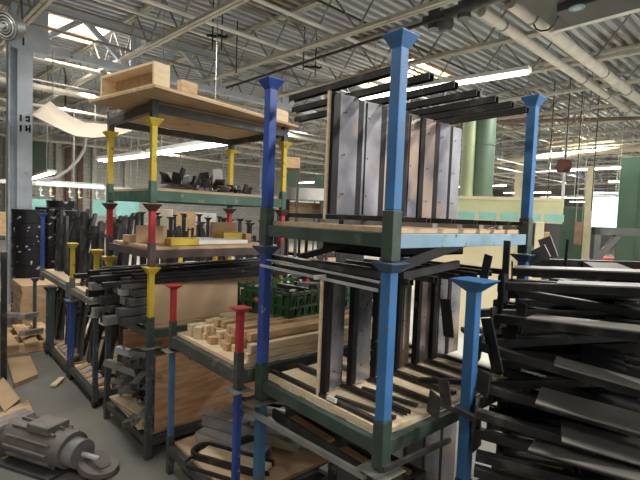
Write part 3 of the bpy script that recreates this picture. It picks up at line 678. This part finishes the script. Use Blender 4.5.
for x, y in ((1.06, 4.15), (1.06, 5.05)):
    for k in range(5):
        o = MB().box((0, 0, 0), (.12, .09, .03)).build('end_plate', 'silver' if k % 2 else 'cardboard'); o.location = (x+.12, y+.13*k, .17); o.rotation_euler = (0, R(-20), 0)
        tag(o, ORD[k]+' pale foot plate from the near end of the '+('nearer' if y < 4.5 else 'farther')+' lower aisle rack', 'plate', 'pale foot plates in the lower aisle racks')

# ------------------------------------------------------------------ pile of black leg frames at the right
def pile_frame(label, x, y, z, L=1.15, rz=0, ry=0, rx=0, plate=.42, pw=.14, pl=.5, endp=True, col=True, face='platetop'):
    o = thing('leg_frame', label, 'table leg', (x, y, z), (rx, ry, rz))
    MB().chan((0, 0, 0), (0, -L, 0), .036, .034, .004).build('long_bar', 'blackpaint', o, bevel=.002)
    if plate is not None: MB().span((-pw*.4, -plate-pl, .019), (pw*.6, -plate, .027)).build('mount_plate', face, o, bevel=.002)
    if endp: MB().span((-.04, -.004, -.07), (.05, .004, .05)).build('end_plate', 'blackpaint', o)
    if col:
        MB().span((.03, -L*.5-.08, -.02), (.62, -L*.5+.08, .015)).build('column', 'black', o)
        MB().chan((.64, -.05, 0), (.64, -L+.05, 0), .045, .04, .004).build('foot_bar', 'blackpaint', o)
    return o
# (pixel of the bar's left end, pixel near its right side, depth) -> the two ends in the hall
pile = [  # u0,v0,d0, u1,v1,d1, plate
    ((512, 272, 2.15), (640, 277, 1.95), .02, 'topmost bar of the black pile at the right edge'),
    ((505, 286, 2.0), (640, 292, 1.75), .42, 'second bar from the top of the black pile, with a worn grey plate'),
    ((520, 293, 2.1), (640, 314, 1.85), None, 'thin bar just under the second bar of the black pile'),
    ((495, 318, 1.98), (640, 336, 1.62), .28, 'bar with the large pale grey plate in the upper pile'),
    ((500, 331, 2.1), (640, 322, 1.9), None, 'bar rising slightly to the right behind the pale plate'),
    ((492, 344, 2.0), (640, 335, 1.9), None, 'bar sloping up beneath the pale grey plate'),
    ((480, 346, 1.9), (640, 392, 1.62), .5, 'bar crossing the middle of the pile, wide dark plate at right'),
    ((497, 362, 2.05), (640, 372, 1.85), None, 'dark bar deep in the middle of the pile'),
    ((505, 372, 2.1), (640, 410, 1.9), None, 'lower dark bar deep in the pile'),
    ((487, 388, 1.85), (640, 432, 1.58), .36, 'bar starting at the square end plate right of the blue post'),
    ((478, 385, 1.95), (640, 380, 1.85), None, 'thin bar rising right just above the square end plate'),
    ((476, 413, 1.8), (640, 462, 1.55), .55, 'bar below the square end plate, pale edged'),
    ((500, 425, 2.1), (640, 437, 1.95), None, 'bar in shadow under the pale edged bar'),
    ((476, 432, 1.85), (640, 478, 1.5), .4, 'bar carrying the wide plate with rust spots at the bottom right'),
    ((476, 455, 1.8), (620, 492, 1.6), None, 'lowest thin bar along the bottom right edge'),
    ((474, 470, 1.75), (600, 505, 1.6), None, 'bar cut by the bottom edge right of the blue post'),
    ((520, 303, 2.3), (640, 300, 2.2), None, 'rear bar glimpsed in the upper pile'),
    ((515, 350, 2.3), (640, 356, 2.2), None, 'rear bar glimpsed in the middle of the pile'),
    ((510, 398, 2.3), (640, 400, 2.2), None, 'rear bar glimpsed low in the pile'),
]
for (u0, v0, d0), (u1, v1, d1), pl, lb in pile:
    a = un(u0, v0, d=d0); c = un(u1, v1, d=d1); d = c-a; L = max(d.length*1.35, .9)
    yaw = math.atan2(d.x, -d.y); pit = math.atan2(d.z, math.hypot(d.x, d.y))
    o = pile_frame(lb, *a, L=L, rz=yaw, rx=-pit, plate=(None if pl is None else pl*d.length), pl=.6, pw=(.2 if v0 > 380 else .13), endp=(pl is not None), col=True)
    o.rotation_euler = Euler((-pit, 0, yaw))
for k in range(34):
    t = k/33; v = 288+t*200; d0 = random.uniform(2.15, 2.6)
    a = un(random.uniform(498, 520)-10*t, v+random.uniform(-6, 6), d=d0); c = un(650, v+random.uniform(-12, 12)+30*t, d=d0-random.uniform(.1, .3)); dd = (c-a)*1.2; b = MB()
    b.chan((0, 0, 0), dd, .045, .04, .004); b.span((-.04, -.004, -.05), (.04, .004, .04)); o = b.build('long_bar', ['blackpaint', 'black', 'darkgrey'][k % 3]); o.location = a
    tag(o, (ORD+['thirty-seventh'])[k]+' shadowed bar from the top deep inside the black pile', 'bar', 'shadowed bars inside the pile')
# short upright plates and brackets poking up out of the pile
for i, (u, v, d, w, h, tl, m) in enumerate([(485, 272, 1.92, .035, .15, 8, 'blackpaint'), (506, 262, 2.1, .03, .20, 0, 'blackpaint'), (500, 300, 2.0, .022, .24, 2, 'black'), (447, 318, 1.9, .05, .16, -8, 'black'),
                                    (492, 345, 1.85, .05, .22, -14, 'black'), (483, 383, 1.72, .05, .09, 4, 'blackpaint'), (445, 392, 1.75, .05, .09, -10, 'blackpaint'), (508, 340, 2.0, .05, .16, 14, 'black'),
                                    (434, 405, 1.72, .055, .09, 6, 'blackpaint'), (566, 258, 2.4, .012, .2, 2, 'black'), (520, 318, 2.05, .04, .14, 6, 'blackpaint'),
                                    (538, 255, 2.4, .11, .07, -25, 'platetop'), (548, 248, 2.5, .07, .12, -20, 'platetop')]):
    o = MB().box((0, 0, 0), (.008, w*1.3, h)).build('upright_plate', m, bevel=.002); o.location = un(u, v, d=d); o.rotation_euler = (R(tl), R(tl*.5), R(-20))
    tag(o, ['black plate standing on the wide blue post cap', 'black plate standing just right of the wide blue post cap', 'thin black upright in front of the pile', 'black plate hanging left of the lower blue post',
            'slanted black plate right of the blue post', 'square end plate beside the lower blue post', 'tilted plate left of the blue post', 'slanted plate at the left end of the upper pile',
            'square plate at the left end of the bars under the lower deck', 'thin black pin rising above the top of the pile', 'short plate in the upper left of the pile',
            'grey plate lying tilted behind the top of the pile', 'grey angled plate at the back of the pile'][i], 'plate')
for i, (a, c, d0, d1, w) in enumerate([((436, 400), (474, 418), 1.8, 1.75, .03), ((420, 380), (470, 382), 2.1, 1.95, .03), ((462, 330), (500, 331), 1.95, 1.95, .035), ((383, 470), (450, 440), 1.62, 1.8, .012)]):
    flatbar(['short black bar ending at the square plate left of the blue post', 'black bar across the right of the lower deck', 
             'short bar passing behind the lower blue post', 'thin steel bar rising from the middle rack joint', 'thin bar at the bottom beside the blue post'][i], un(*a, d=d0), un(*c, d=d1), w, .02, 'blackpaint')

# ------------------------------------------------------------------ left background
def stack(label, x, y, n, r, hh, z=0):
    for k in range(n):
        o = MB().cyl((0, 0, 0), (0, 0, hh-.01), r, n=24).cyl((0, 0, hh*.75), (0, 0, hh-.004), r*1.02, n=24).build('black_drum', 'drum', smooth=True); o.location = (x, y, z+hh*k)
        tag(o, label.replace('black', ORD[k]+' lowest black', 1), 'drum', label+' group')
p = un(29, 205, y=8.0)
stack('black ring drum stacked directly beside the grey column', p.x, p.y, 8, .22, .205)
p = un(50, 207, y=8.3); stack('black drum in the second stack right of the grey column', p.x, p.y, 8, .2, .21)
p = un(72, 207, y=8.0); stack('black drum in the third stack right of the grey column', p.x, p.y, 8, .2, .205)
p = un(61, 200, y=9.0); stack('black drum in the tallest rear stack right of the grey column', p.x, p.y, 9, .22, .2)
# crate of boards behind the aisle racks
for k in range(10):
    o = MB().box((0, 0, 0), (.42, .8, .03)).build('wood_board', 'ply' if k % 2 else 'cardboard'); o.location = (1.2, 7.45, .05+.06*k); o.rotation_euler = (0, 0, R(2*math.sin(k)))
    o.scale = (1, 1, 2); tag(o, ORD[k]+' board from the floor in the stack beyond the aisle racks', 'board', 'boards stacked beyond the aisle racks')
# things on the floor at left
def slab(label, px, z, th, m, name='cardboard_sheet', cat='sheet'):
    pts = [un(u, v, z=z) for u, v in px]; c0 = sum(pts, Vector())/len(pts); o = MB().prism([p-c0 for p in pts], (0, 0, th)).build(name, m); o.location = c0; return tag(o, label, cat)
slab('tan cardboard slab lying on the floor at left', [(7, 362), (30, 359), (38, 378), (14, 388)], .002, .04, 'cardboard')
slab('tan cardboard sheet under the machine at the left edge', [(-30, 430), (28, 402), (45, 440), (10, 470)], .002, .02, 'ply')
slab('folded cardboard flap on the floor at the left edge', [(-10, 395), (3, 380), (20, 402), (5, 415)], .002, .03, 'cardboard')
flatbar('small wood offcut lying on the aisle floor', un(53, 386, z=.02), un(62, 378, z=.03), .05, .02, 'palewood', 'wood_offcut')
o = thing('post', 'dark upright post at the left edge', 'post', un(1, 380, z=0)+Vector((.02, 0, 0)))
MB().box((0, 0, .62), (.05, .05, 1.24)).build('upright', 'blackpaint', o)
o = thing('wood_pallet', 'wooden pallet carrying grey scrap beyond the cardboard at left', 'pallet', un(10, 345, z=0)+Vector((-.35, 0, 0)))
for k in range(5): MB().box((-.1+.2*k, 0, .12), (.14, 1.0, .02)).build('deck_slat', 'wood', o)
for k in range(3): MB().box((.3, -.42+.42*k, .055), (1.0, .09, .1)).build('runner', 'wood', o)
for i in range(8):
    q = MB().box((0, 0, 0), (.3, .08, .05)).build('scrap_profile', 'greybar'); q.location = o.location+Vector((.25+random.uniform(-.2, .3), random.uniform(-.3, .3), .16+.03*i)); q.rotation_euler = (0, .1, random.uniform(-1, 1))
    tag(q, ORD[i]+' grey scrap profile from the bottom on the left wooden pallet', 'scrap', 'scrap profiles on the left pallet')
# machine casting bottom left
o = thing('gear_motor', 'dusty grey gear motor lying on the floor at the bottom left', 'motor', (.60, 3.28, 0), (0, 0, R(-62))); o.scale = (.85, .85, .8)
MB().cyl((-.42, .05, .17), (.22, .05, .17), .14, n=28).build('motor_body', 'machine', o, smooth=True)
b = MB()
for k in range(12):
    a = k*math.pi/6; b.box((-.1, .05+.145*math.cos(a), .17+.145*math.sin(a)), (.45, .012, .04), (a-math.pi/2, 0, 0))
b.build('cooling_fins', 'machine', o)
MB().cyl((.22, .05, .16), (.32, .05, .16), .11, n=24).build('end_bell', 'greybar', o, smooth=True)
MB().span((-.35, -.14, .0), (.2, .24, .03)).build('base_plate', 'darkgrey', o, bevel=.005)
MB().cyl((.32, .05, .16), (.48, .05, .16), .02).build('shaft', 'silver', o, smooth=True)
MB().span((-.55, -.16, .02), (-.38, .22, .30)).build('gearbox', 'machine', o, bevel=.03)
MB().span((-.15, -.05, .29), (.08, .14, .36)).build('terminal_box', 'machine', o, bevel=.01)
o = thing('sander_disc', 'pale round disc lying beside the gear motor', 'disc', (.84, 3.02, .035), (R(12), R(10), 0))
MB().cyl((0, 0, 0), (0, 0, .035), .12, n=28).build('disc_body', 'machine', o, smooth=True); MB().cyl((0, 0, .035), (0, 0, .042), .07, n=28).build('disc_face', 'machine', o)
flatbar('long pale edged bar lying in front of the gear motor', (.35, 3.0, .03), (.78, 2.82, .03), .05, .04, 'greybar')

# beige tarp slung under the roof
top = [un(u, v, y=8.7) for u, v in ((50, 101), (57, 107), (70, 116), (84, 123), (100, 124), (120, 125), (136, 124))]
bot = [un(u, v, y=7.8) for u, v in ((30, 115), (46, 123), (62, 130), (76, 136), (92, 138), (116, 136), (137, 129))]
def tf(u, v):
    i = min(int(u*6), 5); f = u*6-i; a = top[i].lerp(top[i+1], f); c = bot[i].lerp(bot[i+1], f); q = a.lerp(c, v)
    q.z -= .10*math.sin(math.pi*v)*math.sin(math.pi*u); q.y += .03*math.sin(9*u+4*v); return q
tag(MB().grid(tf, 24, 10).build('tarpaulin', 'tarp', smooth=True, solid=.006), 'beige tarpaulin slung under the roof left of the tall rack stack', 'tarp')
tag(MB().cyl(un(53, 101, y=8.7), un(53, 50, y=8.7), .008, n=6).build('tarp_rope', 'rod'), 'thin rope holding up the left peak of the beige tarp', 'rope')
b = MB(); prev = None
for u, v in ((86, 138), (84, 150), (78, 160), (68, 170), (55, 178), (40, 180)):
    q = un(u, v, y=8.5)
    if prev is not None: b.cyl(prev, q, .025, n=8)
    prev = q
tag(b.build('hanging_hose', 'white', smooth=True), 'white hose curving down below the beige tarp', 'hose')

# boxes and machines in the distance; u0,v0,u1,v1 is where they appear, d their distance
def far(label, name, cat, u0, v0, u1, v1, d, m, depth=.5, group=None, parts=None):
    a = un((u0+u1)/2, v1, d=d); w = (u1-u0)*d/F; h = (v1-v0)*d/F
    o = thing(name, label, cat, a, (0, 0, math.atan2(a.y, a.x)-math.pi/2), group)
    MB().span((-w/2, 0, 0), (w/2, depth, h)).build('body', m, o, bevel=min(.01, w*.1))
    if name == 'cream_post': MB().span((-w/2, 0, -a.z), (w/2, depth, 0)).build('lower_post', m, o)
    elif label[:4] in ('dark', 'aqua') or name == 'hose_bundle':
        for k in (-.4, .4): MB().cyl((w*k, depth/2, h), (w*k, depth/2, 5.26-a.z), .01, n=6).build('hanger', 'rod', o)
    elif a.z > .06:
        for k in (-1, 1): MB().span((k*w*.42-w*.06, .03, -a.z), (k*w*.42+w*.06, depth, 0)).build('leg', 'hood', o)
    if parts: parts(o, w, h, depth)
    return o
def door_parts(o, w, h, dp):
    MB().span((-w*.46, -.015, h*.05), (-w*.02, 0, h*.95)).build('door', 'machgreen', o); MB().span((w*.02, -.015, h*.05), (w*.46, 0, h*.95)).build('door', 'machgreen', o)
# green tanks
for u, v0, v1, r, m, lb in ((466, 130, 198, .14, 'palegreen', 'pale yellow green tank behind the rightmost upper panel'), (481, 134, 198, .22, 'tankgreen', 'green round tank left of the right blue post')):
    p = un(u, v1, d=9.5); o = thing('round_tank', lb, 'tank', (p.x, p.y, 2.2)); hh = 5.2-2.2
    MB().cyl((0, 0, 0), (0, 0, 2.0), r, n=28).build('shell', m, o, smooth=True); MB().cyl((0, 0, .02), (0, 0, .1), r*1.08, n=28).build('bottom_ring', m, o); MB().cyl((0, 0, 1.1), (0, 0, 1.14), r*1.04, n=28).build('hoop', m, o)
def ma(o, w, h, dp):
    MB().span((-w/2, -.03, h*.88), (w/2, 0, h)).build('top_rail', 'creampanel', o)
    for k in range(5): MB().span((-w*.45+k*w*.2, -.012, h*.08), (-w*.45+k*w*.2+w*.16, 0, h*.35)).build('side_window', 'aqua', o)
far('long pale yellow green machine hood behind the right end of the top deck', 'machine_hood', 'machine', 455, 197, 556, 222, 8.5, 'yellowgreen', 1.0, parts=ma)
far('cream machine panel seen under the pale blue beam', 'machine_cover', 'machine', 425, 232, 512, 330, 8.8, 'creampanel', .4)
far('cream panel low behind the lower steel row', 'machine_cover', 'machine', 440, 280, 520, 370, 7.0, 'creampanel', .3)
def gc(o, w, h, dp):
    MB().span((-w*.49, -.02, h*.02), (-w*.30, 0, h*.98)).build('corner_panel', 'machgreen', o); MB().span((-w*.25, -.02, 0), (w*.5, 0, h*.32)).build('service_door', 'hood', o)
    MB().span((w*.1, -.03, h*.72), (w*.3, -.018, h*.74)).build('name_plate', 'yellow', o)
far('tall dark green cabinet at the right edge', 'green_cabinet', 'cabinet', 619, 156, 700, 300, 8.0, 'machgreen', 1.2, parts=gc)
far('green machine cabinet behind the top of the pile', 'green_cabinet', 'cabinet', 546, 207, 578, 268, 11, 'machgreen', .8, parts=door_parts)
far('bright bluish roller door opening in the far right', 'door_opening', 'door', 592, 192, 622, 228, 24, 'window', .1)
far('orange red bin seen right of the slanting bracket', 'parts_bin', 'bin', 600, 258, 620, 270, 9, 'orange', .4)
far('tan carton on the far bench by the yellow cream post', 'carton', 'box', 543, 232, 549, 240, 8, 'cardboard', .2)
o = thing('cord_reel', 'dark red cord reel hanging under the far right roof', 'reel', un(565, 166, d=11))
MB().cyl((-.06, .05, 0), (.06, -.05, 0), .16, n=20).build('drum', 'maroon', o, smooth=True); MB().cyl((-.09, .07, 0), (-.06, .05, 0), .17, n=20).build('flange', 'maroon', o)
MB().cyl((0, 0, .1), (0, 0, 5.26-o.location.z), .012, n=6).build('hanger', 'darkrod', o)
far('cream post right of the right blue post', 'cream_post', 'post', 583, 167, 590, 235, 12, 'creampanel', .25)
far('yellow cream post just right of the right blue post', 'cream_post', 'post', 533, 222, 541, 270, 7.5, 'creampanel', .2)
far('pale grey post at the far right', 'cream_post', 'post', 560, 110, 563, 215, 14, 'white', .2)
far('orange hose bundle hanging before the green cabinet', 'hose_bundle', 'hose', 574, 222, 581, 245, 10, 'rust', .1)
# grey bracket stand
p = un(593, 262, d=3.6); o = thing('bracket_stand', 'grey purple bracket stand behind the black pile at right', 'stand', p, (0, 0, YAW-math.pi/2))
MB().span((0, 0, -.9), (.05, .05, .28)).build('upright', 'darkgrey', o); MB().span((0, 0, .22), (.6, .05, .28)).build('arm', 'slate', o)
MB().bar((.04, .025, .02), (.2, .025, .22), .04).build('brace', 'darkgrey', o)
MB().span((-.15, -.1, -2), (.2, .2, -.9)).build('foot_block', 'darkgrey', o)
# turquoise sheets, cartons, benches behind the racks
far('aqua sheet hung far behind the first red post', 'aqua_sheet', 'sheet', 94, 200, 112, 216, 14, 'aqua', .05)
far('aqua sheet right of the first red post', 'aqua_sheet', 'sheet', 117, 201, 138, 216, 14, 'aqua', .05)
far('aqua sheet between the grey column and the drums', 'aqua_sheet', 'sheet', 28, 199, 50, 210, 14, 'aqua', .05)
far('orange tan panel left of the grey column', 'plywood_screen', 'panel', -8, 212, 12, 236, 11, 'wood', .1)
far('orange wooden rack far behind the brown shelf', 'plywood_screen', 'panel', 176, 212, 204, 236, 13, 'wood', .2)
far('cream cloth hanging behind the brown shelf', 'cloth_cover', 'cover', 154, 209, 172, 236, 9, 'tarp', .2)
far('white bench machine far behind the brown shelf', 'white_machine', 'machine', 196, 213, 216, 225, 12, 'white', .5)
far('pale box on the far bench beside the drums', 'carton', 'box', 100, 224, 116, 236, 12, 'cardboard', .3)
far('wooden crate seen under the top deck beside the left blue post', 'wooden_crate', 'crate', 276, 203, 326, 213, 10, 'wood', .6)
far('long white bench beyond the top deck at left', 'white_bench', 'bench', 283, 188, 327, 200, 9.5, 'white', .7)
far('green round vessel far behind the left end of the panels', 'green_vessel', 'tank', 287, 170, 297, 192, 12, 'tankgreen', .4)
far('second green vessel beside the pale wood strip', 'green_vessel', 'tank', 314, 174, 325, 194, 12, 'tankgreen', .4)
far('cardboard carton high behind the left blue post', 'carton', 'box', 282, 157, 300, 168, 9, 'wood', .5)
far('dark green hanging curtain panel right of the grey column', 'green_curtain', 'curtain', 29, 142, 47, 178, 16, 'machgreen', .1)
far('grey cabinet under the top deck near the middle', 'grey_cabinet', 'cabinet', 334, 232, 362, 300, 6.5, 'hood', .5)
far('yellow sign box on the grey cabinet', 'sign_box', 'sign', 340, 237, 352, 247, 6.4, 'yellow', .05)
# wall panels and pilasters
for i, u in enumerate((8, 58, 68, 80, 94, 126)):
    p = un(u, 190, y=25.9); o = MB().span((-.12, -.1, 0), (.12, 0, 5)).build('wall_pipe', 'rust' if i in (2, 3) else 'cream'); o.location = (p.x, 25.9, 0)
    tag(o, ['grey pilaster on the back wall left of the column', 'pilaster on the back wall right of the column', 'reddish pipe on the back wall under the tarp', 'second reddish pipe on the back wall under the tarp',
            'pale pilaster on the back wall under the tarp', 'pale pilaster on the back wall left of the first yellow post'][i], 'pipe')
# black racks in the distance with low carts
def bgrack(label, x, y, h, m, capm, W=.9, group=None):
    o = thing('stacking_rack', label, 'rack', (x, y, 0), (0, 0, R(random.uniform(-6, 6))), group)
    for a, c in ((0, 0), (W, 0), (0, .7), (W, .7)):
        q = MB().span((a-.025, c-.025, 0), (a+.025, c+.025, h-.05)).build('post', m, o); MB().frustum((a, c, h-.05), .05, .12, .045).build('post_cap', capm, q)
    for z in (.15, h*.55): MB().span((0, -.02, z), (W, .02, z+.07)).span((0, .68, z), (W, .72, z+.07)).span((-.02, 0, z), (.02, .7, z+.07)).span((W-.02, 0, z), (W+.02, .7, z+.07)).build('beam', m, o)
    MB().span((0, 0, h*.55+.07), (W, .7, h*.55+.09)).build('deck_board', 'ply', o)
    return o
bgl = 'black capped stacking rack seen far behind the tall left stack'
spots = [(3.2, 5.6, 1.55, 'black', 'blackpaint'), (3.0, 7.0, 1.6, 'black', 'blackpaint'), (4.4, 7.2, 1.6, 'blackpaint', 'black'), (3.4, 8.6, 1.65, 'black', 'black'), (5.6, 8.8, 1.55, 'maroon', 'maroon'), (4.8, 10.4, 1.6, 'black', 'black'), (6.4, 7.0, 1.2, 'maroon', 'red'), (7.6, 9.4, 1.1, 'black', 'black')]
bt = ['nearest black rack behind the tall left stack', 'black rack second behind the tall left stack', 'black capped rack right of the brown shelf boxes', 'black rack beyond the aisle racks', 'maroon posted rack behind the brown shelf', 'farthest black rack behind the brown shelf', 'maroon and red rack seen under the top deck', 'low black rack on the pale floor behind']
for s_, t_ in zip(spots, bt): bgrack(t_, *s_)
for k, (x, y) in enumerate([(3.2, 5.6), (3.0, 7.0), (4.4, 7.2), (3.4, 8.6), (4.8, 10.4)]):
    for j in range(4):
        f = lean_frame(ORD[j]+' black leg frame from the left in the '+ORD[k]+' distant black rack', x+.1+.2*j, y+.2, 0.9+.03, .36, R(random.uniform(-15, 15)), 'leg frames in the distant black racks'); f.rotation_euler[2] = R(random.uniform(-30, 30))
# carts on the pale floor
for i, (x, y) in enumerate([(5.4, 5.4), (7.4, 6.6), (8.8, 8.6), (7.0, 8.4), (10.4, 9.6), (6.2, 10.0), (11.5, 12.0), (9.0, 12.5)]):
    o = thing('steel_cart', ['low black cart on the pale floor left of the green crate', 'low cart behind the green crate', 'cart farther off on the pale floor', 'cart beside the maroon posts', 'dark cart near the grey cabinet', 'cart loaded with bars at the middle distance', 'far cart close to the white bench', 'far cart near the block wall'][i], 'cart', (x, y, 0), (0, 0, R(20*i)))
    MB().span((-.5, -.3, .22), (.5, .3, .27)).build('platform', 'blackpaint', o)
    for a, c in ((-.42, -.25), (.42, -.25), (-.42, .25), (.42, .25)): MB().cyl((a-.03, c, .11), (a+.03, c, .11), .1).build('wheel', 'black', o, smooth=True)
    for a in (-.48, .48): MB().bar((a, -.28, .27), (a, -.28, .8), .03).build('stake', 'darkgrey', o)
    MB().span((-.45, -.2, .27), (.4, .2, .27+.08+.03*(i % 4))).build('load', ['darkgrey', 'blackpaint', 'cardboard'][i % 3], o)
# overhead conveyor with hooks
o = thing('overhead_conveyor', 'white overhead conveyor rail far behind the drums and shelves', 'conveyor', (0, 14.5, 2.25))
MB().span((-2, -.05, 0), (14, .05, .1)).build('rail', 'white', o)
for k in range(10): MB().cyl((-1.5+1.6*k, 0, .1), (-1.5+1.6*k, 0, 2.3), .02, n=6).build('hanger', 'rod', o)
for k in range(60):
    q = MB().cyl((0, 0, 0), (0, 0, -.25), .018, n=6).box((.04, 0, -.27), (.1, .03, .03)).box((0, 0, -.12), (.07, .05, .06)).build('conveyor_hook', ['creampanel', 'rust', 'white'][k % 3]); q.location = (-1.6+.24*k, 14.5, 2.245)
    tag(q, (ORD[k % 30]+(' hook from the left' if k < 30 else ' hook past the middle'))+' on the far overhead conveyor', 'hook', 'conveyor hooks')
for k in range(36):
    a = un(random.uniform(495, 640), random.uniform(125, 203), d=random.uniform(14, 24)); L = random.uniform(1.5, 5); ang = random.choice((0, math.pi/2)); a.z = min(a.z, 4.9)
    q = MB().box((0, 0, 0), (L, .045, .05)).cyl((-L*.4, 0, 0), (-L*.4, 0, 5.26-a.z), .012, n=6).cyl((L*.4, 0, 0), (L*.4, 0, 5.26-a.z), .012, n=6).build('overhead_rail', random.choice(['white', 'cream', 'rod'])); q.location = a; q.rotation_euler = (0, 0, ang)
    tag(q, ORD[k]+' thin rail in the crowded roof space at the far right', 'rail', 'far overhead rails')
